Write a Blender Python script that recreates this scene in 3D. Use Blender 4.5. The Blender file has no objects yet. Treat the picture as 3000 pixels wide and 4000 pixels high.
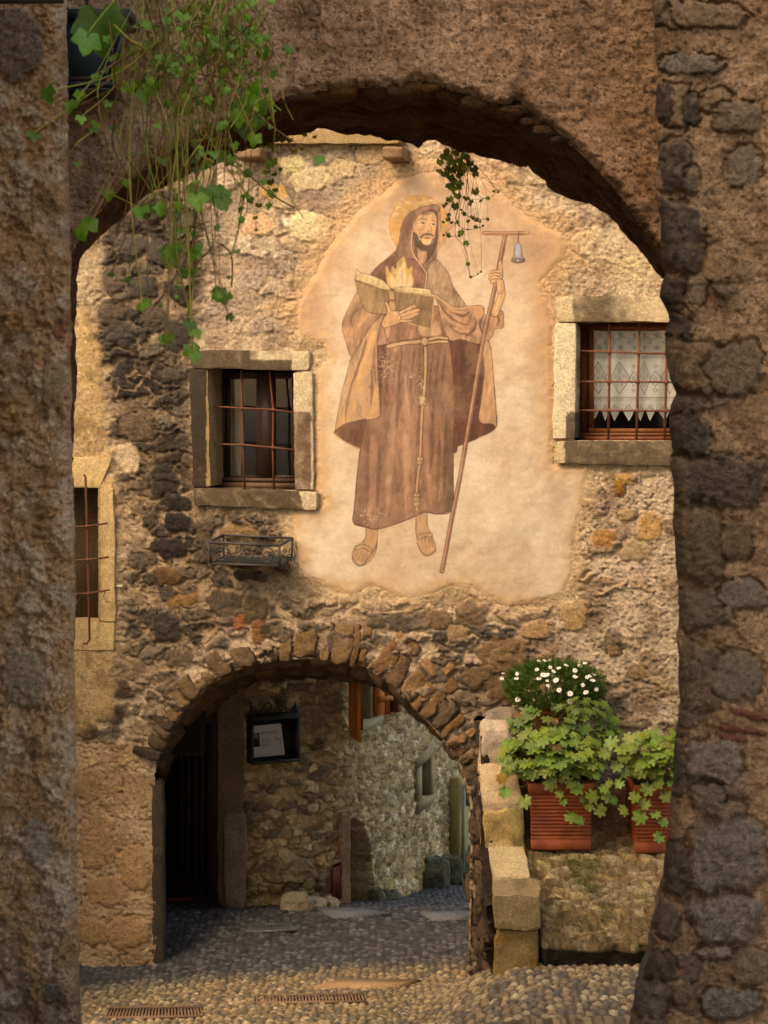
import bpy, math, random
import numpy as np
from mathutils import Vector

# ------------------------------------------------------------------ camera model
CX, HY, F, H = 1500.0, 1500.0, 6580.0, 4.87      # principal column, horizon row, focal length (px of 3000), eye height
TH = math.radians(14.0)
CT, ST = math.cos(TH), math.sin(TH)
NV = np.array([-ST, -CT, 0.0])                    # facade normal, towards the viewer
UV = np.array([CT, -ST, 0.0])
D0 = 14.0

def R(px, py, Y):
    px, py, Y = np.broadcast_arrays(np.asarray(px, float), np.asarray(py, float), np.asarray(Y, float))
    return np.stack([(px - CX) / F * Y, Y + 0 * px, H - (py - HY) / F * Y], -1)
def P(px, py, n=0.0):
    dx = (np.asarray(px, float) - CX) / F
    t = (D0 * CT - n) / (dx * ST + CT)
    return R(px, py, t)
def PW(px, py, n=0.0):
    return Vector(P(px, py, n).tolist())

def sc(r, g, b):
    o = []
    for v in (r, g, b):
        v = v / 255.0
        o.append(v / 12.92 if v <= 0.04045 else ((v + 0.055) / 1.055) ** 2.4)
    return np.array(o)

# ------------------------------------------------------------------ numpy noise
_rs = np.random.RandomState(7)
_T = _rs.rand(8192)
def _h2(i, j, s):
    k = (i.astype(np.int64) * 73856093) ^ (j.astype(np.int64) * 19349663) ^ (s * 83492791)
    k = (k ^ (k >> 13)) * 1274126177
    return _T[(k ^ (k >> 16)) & 8191]
def _h3(i, j, l, s):
    return _h2(i + l.astype(np.int64) * 7919, j - l.astype(np.int64) * 104729, s)
def vn2(x, y, s=0):
    x = np.asarray(x, float); y = np.asarray(y, float)
    i = np.floor(x); j = np.floor(y); u = x - i; v = y - j
    u = u * u * (3 - 2 * u); v = v * v * (3 - 2 * v)
    a = _h2(i, j, s); b = _h2(i + 1, j, s); c = _h2(i, j + 1, s); d = _h2(i + 1, j + 1, s)
    return (a * (1 - u) + b * u) * (1 - v) + (c * (1 - u) + d * u) * v
def vn3(x, y, z, s=0):
    i = np.floor(x); j = np.floor(y); k = np.floor(z); u = x - i; v = y - j; w = z - k
    u = u * u * (3 - 2 * u); v = v * v * (3 - 2 * v); w = w * w * (3 - 2 * w)
    r = 0
    for dk in (0, 1):
        a = _h3(i, j, k + dk, s); b = _h3(i + 1, j, k + dk, s); c = _h3(i, j + 1, k + dk, s); d = _h3(i + 1, j + 1, k + dk, s)
        q = (a * (1 - u) + b * u) * (1 - v) + (c * (1 - u) + d * u) * v
        r = r + q * (w if dk else 1 - w)
    return r
def fbm(x, y, o=4, s=0, g=0.5):
    r = 0; a = 1; t = 0
    for k in range(o):
        ca, sa = math.cos(0.6 * k), math.sin(0.6 * k)
        r = r + a * (vn2((x * ca - y * sa) * 2 ** k + 17.3 * k, (x * sa + y * ca) * 2 ** k - 9.1 * k, s + k) * 2 - 1)
        t += a; a *= g
    return r / t
def fbm3(p, sc_, o=3, s=0):
    r = 0; a = 1; t = 0
    for k in range(o):
        q = p * sc_ * 2 ** k + 13.7 * k
        r = r + a * (vn3(q[..., 0], q[..., 1], q[..., 2], s + k) * 2 - 1)
        t += a; a *= 0.5
    return r / t
def sst(a, b, x):
    t = np.clip((x - a) / (b - a), 0, 1)
    return t * t * (3 - 2 * t)
def mix(a, b, t):
    t = np.asarray(t)
    if t.ndim and np.ndim(a) > 0 and (np.shape(a)[-1:] == (3,) or np.shape(b)[-1:] == (3,)):
        t = t[..., None]
    return a * (1 - t) + b * t
def worley(x, y, s=0, jit=0.85):
    i0 = np.floor(x); j0 = np.floor(y)
    f1 = np.full(x.shape, 9.0); f2 = np.full(x.shape, 9.0)
    ci = np.zeros(x.shape); cj = np.zeros(x.shape)
    for di in (-1, 0, 1):
        for dj in (-1, 0, 1):
            i = i0 + di; j = j0 + dj
            cx = i + 0.5 + (_h2(i, j, s + 1) - 0.5) * jit
            cy = j + 0.5 + (_h2(i, j, s + 2) - 0.5) * jit
            d = np.hypot(x - cx, y - cy)
            m = d < f1
            f2 = np.where(m, f1, np.minimum(f2, d))
            f1 = np.where(m, d, f1); ci = np.where(m, i, ci); cj = np.where(m, j, cj)
    return f1, f2, ci, cj
def sdf(px, py, poly):
    d = np.full(np.shape(px), 1e18); ins = np.zeros(np.shape(px), bool)
    n = len(poly)
    for k in range(n):
        x0, y0 = poly[k]; x1, y1 = poly[(k + 1) % n]
        ex, ey = x1 - x0, y1 - y0
        t = np.clip(((px - x0) * ex + (py - y0) * ey) / (ex * ex + ey * ey + 1e-9), 0, 1)
        d = np.minimum(d, (px - x0 - t * ex) ** 2 + (py - y0 - t * ey) ** 2)
        c = (y0 > py) != (y1 > py)
        if y1 != y0:
            ins ^= c & (px < (x1 - x0) * (py - y0) / (y1 - y0) + x0)
    d = np.sqrt(d)
    return np.where(ins, d, -d)          # positive inside
def cat(pts, closed=True, k=6):
    pts = [np.array(p, float) for p in pts]; n = len(pts); out = []
    rng = range(n if closed else n - 1)
    for i in rng:
        p1 = pts[i]; p2 = pts[(i + 1) % n]
        p0 = pts[(i - 1) % n] if (closed or i > 0) else p1
        p3 = pts[(i + 2) % n] if (closed or i + 2 < n) else p2
        for j in range(k):
            t = j / k
            out.append(0.5 * (2 * p1 + (p2 - p0) * t + (2 * p0 - 5 * p1 + 4 * p2 - p3) * t * t + (3 * p1 - p0 - 3 * p2 + p3) * t ** 3))
    if not closed: out.append(pts[-1])
    return out

# ------------------------------------------------------------------ scene helpers
scn = bpy.context.scene
COL = scn.collection
def tagit(o, label=None, cat_=None, group=None, kind=None):
    if label: o['label'] = label
    if cat_: o['category'] = cat_
    if group: o['group'] = group
    if kind: o['kind'] = kind
    return o
def thing(name, label, cat_, loc=(0, 0, 0), group=None):
    o = bpy.data.objects.new(name, None); COL.objects.link(o)
    o.empty_display_size = 0.2
    o.location = loc
    return tagit(o, label, cat_, group)
def link(name, me, parent=None):
    o = bpy.data.objects.new(name, me); COL.objects.link(o)
    if parent:
        o.parent = parent
        wl = np.array(parent.location) if parent.parent is None else np.array(parent.location) + np.array(parent.parent.location)
        if parent.parent is not None and parent.parent.parent is not None: wl = wl + np.array(parent.parent.parent.location)
        o.location = -Vector(wl.tolist())
    return o
def raw_mesh(name, V, faces_flat, counts, col, mat, smooth=True):
    me = bpy.data.meshes.new(name)
    V = np.asarray(V, np.float32).reshape(-1, 3)
    counts = np.asarray(counts, np.int32); faces_flat = np.asarray(faces_flat, np.int32)
    me.vertices.add(len(V)); me.vertices.foreach_set('co', V.ravel())
    me.loops.add(len(faces_flat)); me.loops.foreach_set('vertex_index', faces_flat)
    me.polygons.add(len(counts))
    st = np.zeros(len(counts), np.int32); st[1:] = np.cumsum(counts)[:-1]
    me.polygons.foreach_set('loop_start', st); me.polygons.foreach_set('loop_total', counts)
    if smooth: me.polygons.foreach_set('use_smooth', np.ones(len(counts), bool))
    me.update(calc_edges=True); me.validate()
    if col is not None:
        a = me.color_attributes.new('Col', 'FLOAT_COLOR', 'POINT')
        c = np.ones((len(V), 4), np.float32); c[:, :3] = np.asarray(col, np.float32).reshape(-1, 3)
        a.data.foreach_set('color', c.ravel())
    if mat: me.materials.append(mat)
    return me
def grid_mesh(name, V, col, mat, parent=None, keep=None, flip=False, smooth=True):
    h, w = V.shape[:2]
    idx = np.arange(h * w).reshape(h, w)
    q = np.stack([idx[:-1, :-1], idx[1:, :-1], idx[1:, 1:], idx[:-1, 1:]], -1)
    if flip: q = q[..., ::-1]
    q = q.reshape(-1, 4)
    if keep is not None: q = q[keep.ravel()]
    used = np.unique(q); rm = np.zeros(h * w, np.int64); rm[used] = np.arange(len(used))
    q = rm[q]
    V2 = V.reshape(-1, 3)[used]; c2 = np.broadcast_to(col, V.shape).reshape(-1, 3)[used]
    me = raw_mesh(name, V2, q.ravel(), np.full(len(q), 4), c2, mat, smooth)
    return link(name, me, parent)

class MB:
    def __init__(s): s.v = []; s.f = []; s.c = []
    def add(s, vs, fs, col):
        b = len(s.v)
        s.v += [tuple(float(t) for t in v) for v in vs]
        s.f += [tuple(i + b for i in f) for f in fs]
        if len(np.shape(col)) == 1: s.c += [tuple(col)] * len(vs)
        else: s.c += [tuple(c) for c in col]
    def box(s, lo, hi, col):
        x0, y0, z0 = lo; x1, y1, z1 = hi
        s.add([(x0,y0,z0),(x1,y0,z0),(x1,y1,z0),(x0,y1,z0),(x0,y0,z1),(x1,y0,z1),(x1,y1,z1),(x0,y1,z1)],
              [(0,3,2,1),(4,5,6,7),(0,1,5,4),(1,2,6,5),(2,3,7,6),(3,0,4,7)], col)
    def hexa(s, front, depthvec, col):
        f = [np.array(p, float) for p in front]; n = len(f); d = np.array(depthvec, float)
        s.add(f + [p + d for p in f], [tuple(range(n)), tuple(range(2 * n - 1, n - 1, -1))] + [(i, i + n, (i + 1) % n + n, (i + 1) % n) for i in range(n)], col)
    def tube(s, pts, r, col, sides=6, cap=True):
        pts = [np.array(p, float) for p in pts]; n = len(pts)
        rs = r if hasattr(r, '__len__') else [r] * n
        vs = []; 
        for i, p in enumerate(pts):
            t = pts[min(i + 1, n - 1)] - pts[max(i - 1, 0)]
            t = t / (np.linalg.norm(t) + 1e-12)
            a = np.cross(t, (0, 0, 1)) if abs(t[2]) < 0.9 else np.cross(t, (0, 1, 0))
            a = a / np.linalg.norm(a); b = np.cross(t, a)
            for k in range(sides):
                an = 2 * math.pi * k / sides
                vs.append(p + rs[i] * (a * math.cos(an) + b * math.sin(an)))
        fs = [(i*sides+k, i*sides+(k+1)%sides, (i+1)*sides+(k+1)%sides, (i+1)*sides+k) for i in range(n-1) for k in range(sides)]
        if cap: fs += [tuple(range(sides))[::-1], tuple((n-1)*sides+k for k in range(sides))]
        s.add(vs, fs, col)
    def build(s, name, mat, parent=None, smooth=False):
        ff = [i for f in s.f for i in f]
        me = raw_mesh(name, np.array(s.v), ff, [len(f) for f in s.f], np.array(s.c), mat, smooth)
        return link(name, me, parent)

def rough_hexa_geo(c8, ns=12, amp=0.01, fs=9.0, k=0.06, seed=0, amp2=0.0, fs2=40.0):
    """c8: corners order x(0/1) y(0/1) z(0/1) trilinear. returns V list of face grids"""
    c8 = np.array(c8, float).reshape(2, 2, 2, 3)
    if not hasattr(ns, '__len__'): ns = (ns, ns, ns)
    Vs = []; Fs = []; b = 0
    for ax in range(3):
        o = [a for a in range(3) if a != ax]
        for sd in (-1, 1):
            u, v = np.meshgrid(np.linspace(-1, 1, ns[o[0]] + 1), np.linspace(-1, 1, ns[o[1]] + 1), indexing='ij')
            c = np.zeros(u.shape + (3,)); c[..., o[0]] = u; c[..., o[1]] = v; c[..., ax] = sd
            q = c.copy()
            for a in range(3):
                e = [t for t in range(3) if t != a]
                q[..., a] = c[..., a] * (1 - k * (np.abs(c[..., e[0]]) ** 6 + np.abs(c[..., e[1]]) ** 6) / 1.0)
            t = (q + 1) / 2
            p = 0
            for i in (0, 1):
                for j in (0, 1):
                    for l in (0, 1):
                        w = (t[..., 0] if i else 1 - t[..., 0]) * (t[..., 1] if j else 1 - t[..., 1]) * (t[..., 2] if l else 1 - t[..., 2])
                        p = p + w[..., None] * c8[i, j, l]
            d = np.stack([fbm3(p, fs, 3, seed + 11 * m) for m in range(3)], -1) * amp
            if amp2: d = d + np.stack([fbm3(p, fs2, 2, seed + 5 + 11 * m) for m in range(3)], -1) * amp2
            p = p + d
            h, w_ = u.shape
            idx = np.arange(h * w_).reshape(h, w_) + b
            f = np.stack([idx[:-1, :-1], idx[1:, :-1], idx[1:, 1:], idx[:-1, 1:]], -1).reshape(-1, 4)
            if (sd > 0) != (ax == 1): pass
            else: f = f[:, ::-1]
            Vs.append(p.reshape(-1, 3)); Fs.append(f); b += h * w_
    return np.concatenate(Vs), np.concatenate(Fs)
def hexa_merge(items):
    Vs = []; Fs = []; Cs = []; b = 0
    for V, Fc, c in items:
        Vs.append(V); Fs.append(Fc + b); Cs.append(np.broadcast_to(c, V.shape)); b += len(V)
    return np.concatenate(Vs), np.concatenate(Fs), np.concatenate(Cs)
def rough_obj(name, items, mat, parent=None):
    V, Fc, c = hexa_merge(items)
    me = raw_mesh(name, V, Fc.ravel(), np.full(len(Fc), 4), c, mat, True)
    return link(name, me, parent)
def pxcorners(x0, x1, y0, y1, n0, n1, x2=None, x3=None, y2=None, y3=None):
    """stone block on the facade, front face at n1 back at n0. (x0..x1 at top, x2..x3 at bottom; y0/y2 left top/bottom, y1/y3...)"""
    x2 = x0 if x2 is None else x2; x3 = x1 if x3 is None else x3
    # y0 top-left, y1 bottom-left, y2 top-right, y3 bottom-right
    y2 = y0 if y2 is None else y2; y3 = y1 if y3 is None else y3
    tl = P(x0, y0, n1); tr = P(x1, y2, n1); bl = P(x2, y1, n1); br = P(x3, y3, n1)
    d = NV * (n1 - n0)
    return [[[bl - d, tl - d], [bl, tl]], [[br - d, tr - d], [br, tr]]]
def w2p(V):
    return CX + F * V[..., 0] / V[..., 1], HY - F * (V[..., 2] - H) / V[..., 1]

# ------------------------------------------------------------------ materials
def nodes(name):
    m = bpy.data.materials.new(name); m.use_nodes = True
    nt = m.node_tree; b = nt.nodes['Principled BSDF']
    return m, nt, b
def vmat(name, rough=0.9, bumps=((60, 0.6, 0.004),), var=0.25, vscale=30.0, spots=None, spec=0.25, grain=0.0, metallic=0.0, tint=None):
    m, nt, b = nodes(name)
    N = nt.nodes.new; L = nt.links.new
    tc = N('ShaderNodeTexCoord'); at = N('ShaderNodeAttribute'); at.attribute_name = 'Col'
    n1 = N('ShaderNodeTexNoise'); n1.inputs['Scale'].default_value = vscale; n1.inputs['Detail'].default_value = 8; n1.inputs['Roughness'].default_value = 0.65
    L(tc.outputs['Object'], n1.inputs['Vector'])
    mr = N('ShaderNodeMapRange'); mr.inputs['From Min'].default_value = 0.33; mr.inputs['From Max'].default_value = 0.67
    mr.inputs['To Min'].default_value = 1 - var; mr.inputs['To Max'].default_value = 1 + var
    L(n1.outputs['Fac'], mr.inputs['Value'])
    vm = N('ShaderNodeVectorMath'); vm.operation = 'SCALE'
    L(at.outputs['Color'], vm.inputs[0]); L(mr.outputs['Result'], vm.inputs['Scale'])
    out = vm.outputs['Vector']
    if spots:
        sc_, thr, dark = spots
        n2 = N('ShaderNodeTexNoise'); n2.inputs['Scale'].default_value = sc_; n2.inputs['Detail'].default_value = 4; n2.inputs['Roughness'].default_value = 0.6
        L(tc.outputs['Object'], n2.inputs['Vector'])
        r2 = N('ShaderNodeMapRange'); r2.inputs['From Min'].default_value = thr; r2.inputs['From Max'].default_value = thr + 0.07
        r2.inputs['To Min'].default_value = 1; r2.inputs['To Max'].default_value = dark
        L(n2.outputs['Fac'], r2.inputs['Value'])
        v2 = N('ShaderNodeVectorMath'); v2.operation = 'SCALE'
        L(out, v2.inputs[0]); L(r2.outputs['Result'], v2.inputs['Scale']); out = v2.outputs['Vector']
    L(out, b.inputs['Base Color'])
    prev = None
    for (s_, st, dist) in bumps:
        nb = N('ShaderNodeTexNoise'); nb.inputs['Scale'].default_value = s_; nb.inputs['Detail'].default_value = 6; nb.inputs['Roughness'].default_value = 0.7
        L(tc.outputs['Object'], nb.inputs['Vector'])
        bp = N('ShaderNodeBump'); bp.inputs['Strength'].default_value = st; bp.inputs['Distance'].default_value = dist
        L(nb.outputs['Fac'], bp.inputs['Height'])
        if prev: L(prev.outputs['Normal'], bp.inputs['Normal'])
        prev = bp
    if prev: L(prev.outputs['Normal'], b.inputs['Normal'])
    b.inputs['Roughness'].default_value = rough; b.inputs['Specular IOR Level'].default_value = spec
    b.inputs['Metallic'].default_value = metallic
    return m
M = {}
M['wall'] = vmat('rubble_masonry', 0.92, ((28, 0.9, 0.025), (90, 1.0, 0.014)), 0.30, 40, (44, 0.60, 0.5))
M['near'] = vmat('coarse_render', 0.95, ((30, 0.8, 0.02), (120, 1.0, 0.012)), 0.34, 60, (75, 0.58, 0.42))
M['plaster'] = vmat('painted_plaster', 0.9, ((14, 0.25, 0.008), (90, 0.35, 0.003)), 0.07, 12)
M['stone'] = vmat('dressed_stone', 0.88, ((40, 0.7, 0.012), (150, 0.9, 0.006)), 0.32, 60, (80, 0.60, 0.6))
M['far'] = vmat('far_masonry', 0.9, ((25, 0.8, 0.03), (90, 0.7, 0.012)), 0.35, 30, (22, 0.62, 0.5))
M['cobble'] = vmat('river_cobble', 0.62, ((50, 0.3, 0.004), (220, 0.3, 0.002)), 0.28, 22, None, 0.4)
M['rust'] = vmat('rusted_iron', 0.75, ((120, 0.5, 0.002),), 0.3, 60, None, 0.3)
M['iron'] = vmat('black_iron', 0.55, ((150, 0.3, 0.001),), 0.25, 50, None, 0.4)
M['wood'] = vmat('weathered_wood', 0.6, ((70, 0.3, 0.002),), 0.25, 35, None, 0.35)
M['terracotta'] = vmat('terracotta_plastic', 0.65, ((90, 0.3, 0.002),), 0.3, 9, None, 0.35)
M['leaf'] = vmat('green_leaf', 0.5, ((90, 0.25, 0.002),), 0.2, 60, None, 0.4)
M['petal'] = vmat('flower_petal', 0.6, (), 0.05, 50)
M['cloth'] = vmat('lace_cloth', 0.9, ((200, 0.2, 0.001),), 0.04, 100)
M['paper'] = vmat('printed_paper', 0.6, (), 0.02, 50)
M['dark'] = vmat('dark_interior', 1.0, (), 0.1, 10, None, 0.1)
for k_ in ('leaf',):   # thin leaves let some light through
    nt = M[k_].node_tree; b = nt.nodes['Principled BSDF']
    tr = nt.nodes.new('ShaderNodeBsdfTranslucent'); mx = nt.nodes.new('ShaderNodeMixShader'); mx.inputs[0].default_value = 0.3
    src = b.inputs['Base Color'].links[0].from_socket
    nt.links.new(src, tr.inputs['Color'])
    out = nt.nodes['Material Output']
    nt.links.new(b.outputs[0], mx.inputs[1]); nt.links.new(tr.outputs[0], mx.inputs[2]); nt.links.new(mx.outputs[0], out.inputs['Surface'])
mg, nt, b = nodes('window_glass')
b.inputs['Base Color'].default_value = (0.9, 0.92, 0.9, 1); b.inputs['Roughness'].default_value = 0.03
tp = nt.nodes.new('ShaderNodeBsdfTransparent'); mx = nt.nodes.new('ShaderNodeMixShader'); lw = nt.nodes.new('ShaderNodeLayerWeight')
gl = nt.nodes.new('ShaderNodeBsdfGlossy'); gl.inputs['Roughness'].default_value = 0.04
lw.inputs['Blend'].default_value = 0.25
mr = nt.nodes.new('ShaderNodeMapRange'); mr.inputs['To Min'].default_value = 0.015; mr.inputs['To Max'].default_value = 0.8
nt.links.new(lw.outputs['Fresnel'], mr.inputs['Value']); nt.links.new(mr.outputs[0], mx.inputs[0])
nt.links.new(tp.outputs[0], mx.inputs[1]); nt.links.new(gl.outputs[0], mx.inputs[2])
nt.links.new(mx.outputs[0], nt.nodes['Material Output'].inputs['Surface'])
M['glass'] = mg
# ------------------------------------------------------------------ relief helpers
def stone(PX, PY, Hh, C, cx, cy, rx, ry, amp, color, seed=0, rot=0.0, gap=0.010, hard=0.16, soft=False, cvar=0.15):
    m = 1.45 * max(rx, ry)
    w = (np.abs(PX - cx) < m) & (np.abs(PY - cy) < m)
    if not w.any(): return
    x = PX[w] - cx; y = PY[w] - cy
    s = 1.0 / max(20.0, 0.6 * min(rx, ry))
    x = x + 0.34 * rx * fbm(PX[w] * s, PY[w] * s, 3, seed); y = y + 0.34 * ry * fbm(PX[w] * s, PY[w] * s, 3, seed + 31)
    c, sn = math.cos(rot), math.sin(rot)
    u = (x * c + y * sn) / rx; v = (-x * sn + y * c) / ry
    d = (np.abs(u) ** 3 + np.abs(v) ** 3) ** (1 / 3)
    t = 1 - sst(1 - hard, 1 + hard * 0.4, d)
    prof = amp * (1 - 0.35 * np.clip(d, 0, 1) ** 2) * (0.85 + 0.3 * fbm(PX[w] / 22.0, PY[w] / 22.0, 3, seed + 5))
    g = -gap * np.exp(-((d - 1.05) / 0.09) ** 2) * (vn2(PX[w] / 40.0, PY[w] / 40.0, seed + 3) > 0.35)
    Hh[w] = np.where(t > 0.02, mix(Hh[w], np.maximum(Hh[w] * 0.3 + prof, prof * 0.9), t), Hh[w]) + g
    v_ = 1 + cvar * fbm(PX[w] / 18.0, PY[w] / 18.0, 4, seed + 9) * 2
    cc = np.asarray(color)[None, :] * v_[:, None]
    if soft: t = sst(0, 1, t) * (0.6 + 0.4 * vn2(PX[w] / 16.0, PY[w] / 16.0, seed + 8))
    C[w] = mix(C[w], np.clip(cc, 0.004, 1), t)
def rubble(PX, PY, Hh, C, zone, cell, presence, amp, palette, seed, flat=0.5, thr=(0.05, 0.20), warp=0.25):
    """worley masonry inside a soft zone mask; palette list of linear colours; presence 0..1"""
    wx = PX / cell[0] + warp * fbm(PX / cell[0] * 1.3, PY / cell[1] * 1.3, 3, seed)
    wy = PY / cell[1] + warp * fbm(PX / cell[0] * 1.3 + 50, PY / cell[1] * 1.3, 3, seed + 7)
    wx = wx + 0.5 * (np.floor(wy) % 2)
    f1, f2, ci, cj = worley(wx, wy, seed)
    on = _h2(ci, cj, seed + 21) < presence
    e = f2 - f1
    t = sst(thr[0], thr[1], e) * (f1 < 0.62 + 0.1 * fbm(PX / 20, PY / 20, 2, seed)) * on * zone
    pal = np.array(palette); k = np.minimum((_h2(ci, cj, seed + 33) * len(pal)).astype(int), len(pal) - 1)
    a = amp * (0.55 + 0.9 * _h2(ci, cj, seed + 44)) * (1 - flat * f1 * f1 * 2)
    tiltx = (_h2(ci, cj, seed + 55) - 0.5) * 0.9 * amp; tilty = (_h2(ci, cj, seed + 66) - 0.5) * 0.9 * amp
    a = a + tiltx * (wx - ci - 0.5) * 2 + tilty * (wy - cj - 0.5) * 2
    Hh += t * a - (1 - sst(0.0, 0.10, e)) * on * zone * amp * 0.35
    v_ = (0.8 + 0.4 * _h2(ci, cj, seed + 77)) * (1 + 0.22 * fbm(PX / 14.0, PY / 14.0, 4, seed + 9) * 2)
    C[:] = mix(C, np.clip(pal[k] * v_[..., None], 0.004, 1), t)
def zone_of(PX, PY, poly, soft=40, wob=45, seed=3):
    return sst(-soft, soft, sdf(PX, PY, poly) + wob * fbm(PX / 70.0, PY / 70.0, 4, seed))
def face_disp(V, Hh, n):
    return V + Hh[..., None] * n
def cellmid(A):
    return 0.25 * (A[:-1, :-1] + A[1:, :-1] + A[:-1, 1:] + A[1:, 1:])

# ================================================================== FACADE
house = thing('stone_house', 'old rubble stone house across the court with arched passage through its ground floor', 'house', tuple(P(1500, 3790).tolist()))
xs = np.concatenate([np.arange(-2600, 200, 100), np.arange(200, 2760, 5.0), np.arange(2760, 5200, 100)])
ys = np.concatenate([np.arange(210, 430, 20), np.arange(430, 3870, 5.0), [3900, 4000, 4200, 4400]])
PX, PY = np.meshgrid(xs, ys)
V = P(PX, PY, 0.0)
tan = sc(214, 182, 138); brown = sc(158, 124, 86); cream = sc(216, 190, 146); char = sc(84, 70, 54); grey = sc(122, 104, 80); dbrown = sc(96, 76, 54)
Hh = 0.014 * fbm(PX / 60.0, PY / 60.0, 5, 1, 0.6) + 0.024 * np.abs(fbm(PX / 20.0, PY / 18.0, 4, 5, 0.65))
C = mix(np.broadcast_to(tan, V.shape), np.broadcast_to(brown, V.shape), sst(-0.25, 0.45, fbm(PX / 110.0, PY / 110.0, 5, 9, 0.6)))
C = C * (1 + 0.30 * fbm(PX / 16.0, PY / 16.0, 4, 14, 0.6))[..., None]
C = np.ascontiguousarray(C)
z_up = zone_of(PX, PY, [(430, 430), (1700, 430), (1560, 660), (1300, 900), (1190, 1100), (1150, 1340), (760, 1340), (760, 800)])
z_dark = zone_of(PX, PY, [(400, 780), (700, 700), (800, 900), (740, 1340), (745, 2000), (1080, 2010), (1140, 2250), (980, 2330), (700, 2640), (470, 2640), (470, 1900), (390, 1300)])
z_right = zone_of(PX, PY, [(2230, 1830), (3000, 1830), (3000, 3900), (2000, 3900), (1950, 2800), (2250, 2350)])
z_upr = zone_of(PX, PY, [(1750, 430), (3000, 430), (3000, 1160), (2200, 1160), (2200, 900), (1800, 660)])
z_mid = zone_of(PX, PY, [(460, 2330), (1200, 2280), (2250, 2390), (2100, 2560), (2050, 3000), (1900, 3850), (300, 3850), (300, 2900)])
# general cast of the zones: left side weathered grey-brown, top greyer
C[:] = mix(C, mix(np.broadcast_to(sc(128, 98, 64), V.shape), np.broadcast_to(sc(176, 140, 90), V.shape), sst(-0.2, 0.3, fbm(PX / 45, PY / 45, 4, 77))), 0.75 * z_dark)
C[:] = mix(C, mix(np.broadcast_to(sc(150, 124, 94), V.shape), np.broadcast_to(sc(190, 156, 110), V.shape), sst(-0.2, 0.3, fbm(PX / 70, PY / 50, 4, 78))), 0.7 * z_up)
rubble(PX, PY, Hh, C, z_up, (125, 82), 0.62, 0.016, [cream, sc(205, 170, 120), sc(186, 160, 124), sc(212, 176, 118), sc(160, 136, 108)], 101, thr=(0.06, 0.30), warp=0.35)
rubble(PX, PY, Hh, C, z_dark * sst(-.6, -.3, fbm(PX / 34, PY / 30, 4, 219, .65)), (92, 74), 0.88, 0.030, [char, sc(66, 55, 43), dbrown, sc(100, 82, 60), sc(88, 72, 54), sc(124, 98, 68), grey], 211, thr=(0.05, 0.2), warp=0.6)
rubble(PX, PY, Hh, C, z_mid * (1 - z_dark) * (1 - .75 * sst(700, 600, PX) * sst(2850, 2950, PY)) * sst(-.45, -.15, fbm(PX / 34, PY / 30, 4, 218, .65)), (110, 72), 0.62, 0.030, [sc(116, 94, 68), sc(146, 120, 86), sc(122, 100, 72), sc(160, 130, 92), sc(100, 84, 66), sc(172, 138, 100)], 307, thr=(0.05, 0.24), warp=0.55)
rubble(PX, PY, Hh, C, z_right, (95, 70), 0.26, 0.022, [sc(176, 140, 92), sc(168, 128, 84), sc(190, 150, 100), sc(150, 122, 88)], 411, thr=(0.06, 0.3), warp=0.45)
rubble(PX, PY, Hh, C, z_upr, (130, 90), 0.4, 0.012, [sc(214, 184, 128), sc(196, 160, 108), sc(170, 140, 98)], 415, thr=(0.06, 0.35), warp=0.45)
C[:] = mix(C, sc(132, 98, 62), 0.65 * np.exp(-(((PX - 2340) / 90) ** 2 + ((PY - 1040) / 70) ** 2)) * sst(-0.3, 0.3, fbm(PX / 25, PY / 25, 3, 90)))
C[:] = mix(C, sc(222, 190, 120), 0.6 * np.exp(-(((PX - 2480) / 110) ** 2 + ((PY - 1040) / 110) ** 2)))
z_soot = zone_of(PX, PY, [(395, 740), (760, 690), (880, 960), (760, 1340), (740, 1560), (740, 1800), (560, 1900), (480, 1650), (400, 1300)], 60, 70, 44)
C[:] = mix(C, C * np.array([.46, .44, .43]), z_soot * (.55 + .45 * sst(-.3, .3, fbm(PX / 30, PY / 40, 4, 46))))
pits = sst(.30, .5, fbm(PX / 15.0, PY / 12.0, 4, 91, .6)) * np.clip(.25 + z_right * .35 + z_dark * .5 + sst(700, 560, PX) * sst(2700, 2950, PY), 0, 1)
Hh -= .028 * pits; C[:] = mix(C, C * .55, pits * .8)  # pits sunk, and their shadow darkened into the colour as well
lum = sst(.05, .5, fbm(PX / 9.0, PY / 8.0, 3, 92, .6)); C[:] = mix(C, np.clip(C * 1.22, 0, .9), lum * .5 * (1 - z_soot))
C[:] = mix(C, C.mean(-1, keepdims=True) * np.array([1.16, 1.0, .84]), .35)
C[:] = mix(C, C * np.array([.66, .62, .56]), sst(420, 360, PX) * sst(1850, 1650, PY) * (.6 + .4 * sst(-.2, .3, fbm(PX / 30, PY / 50, 4, 93))))  # upper-left corner strip darkened in the colour to stand for shade
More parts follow.
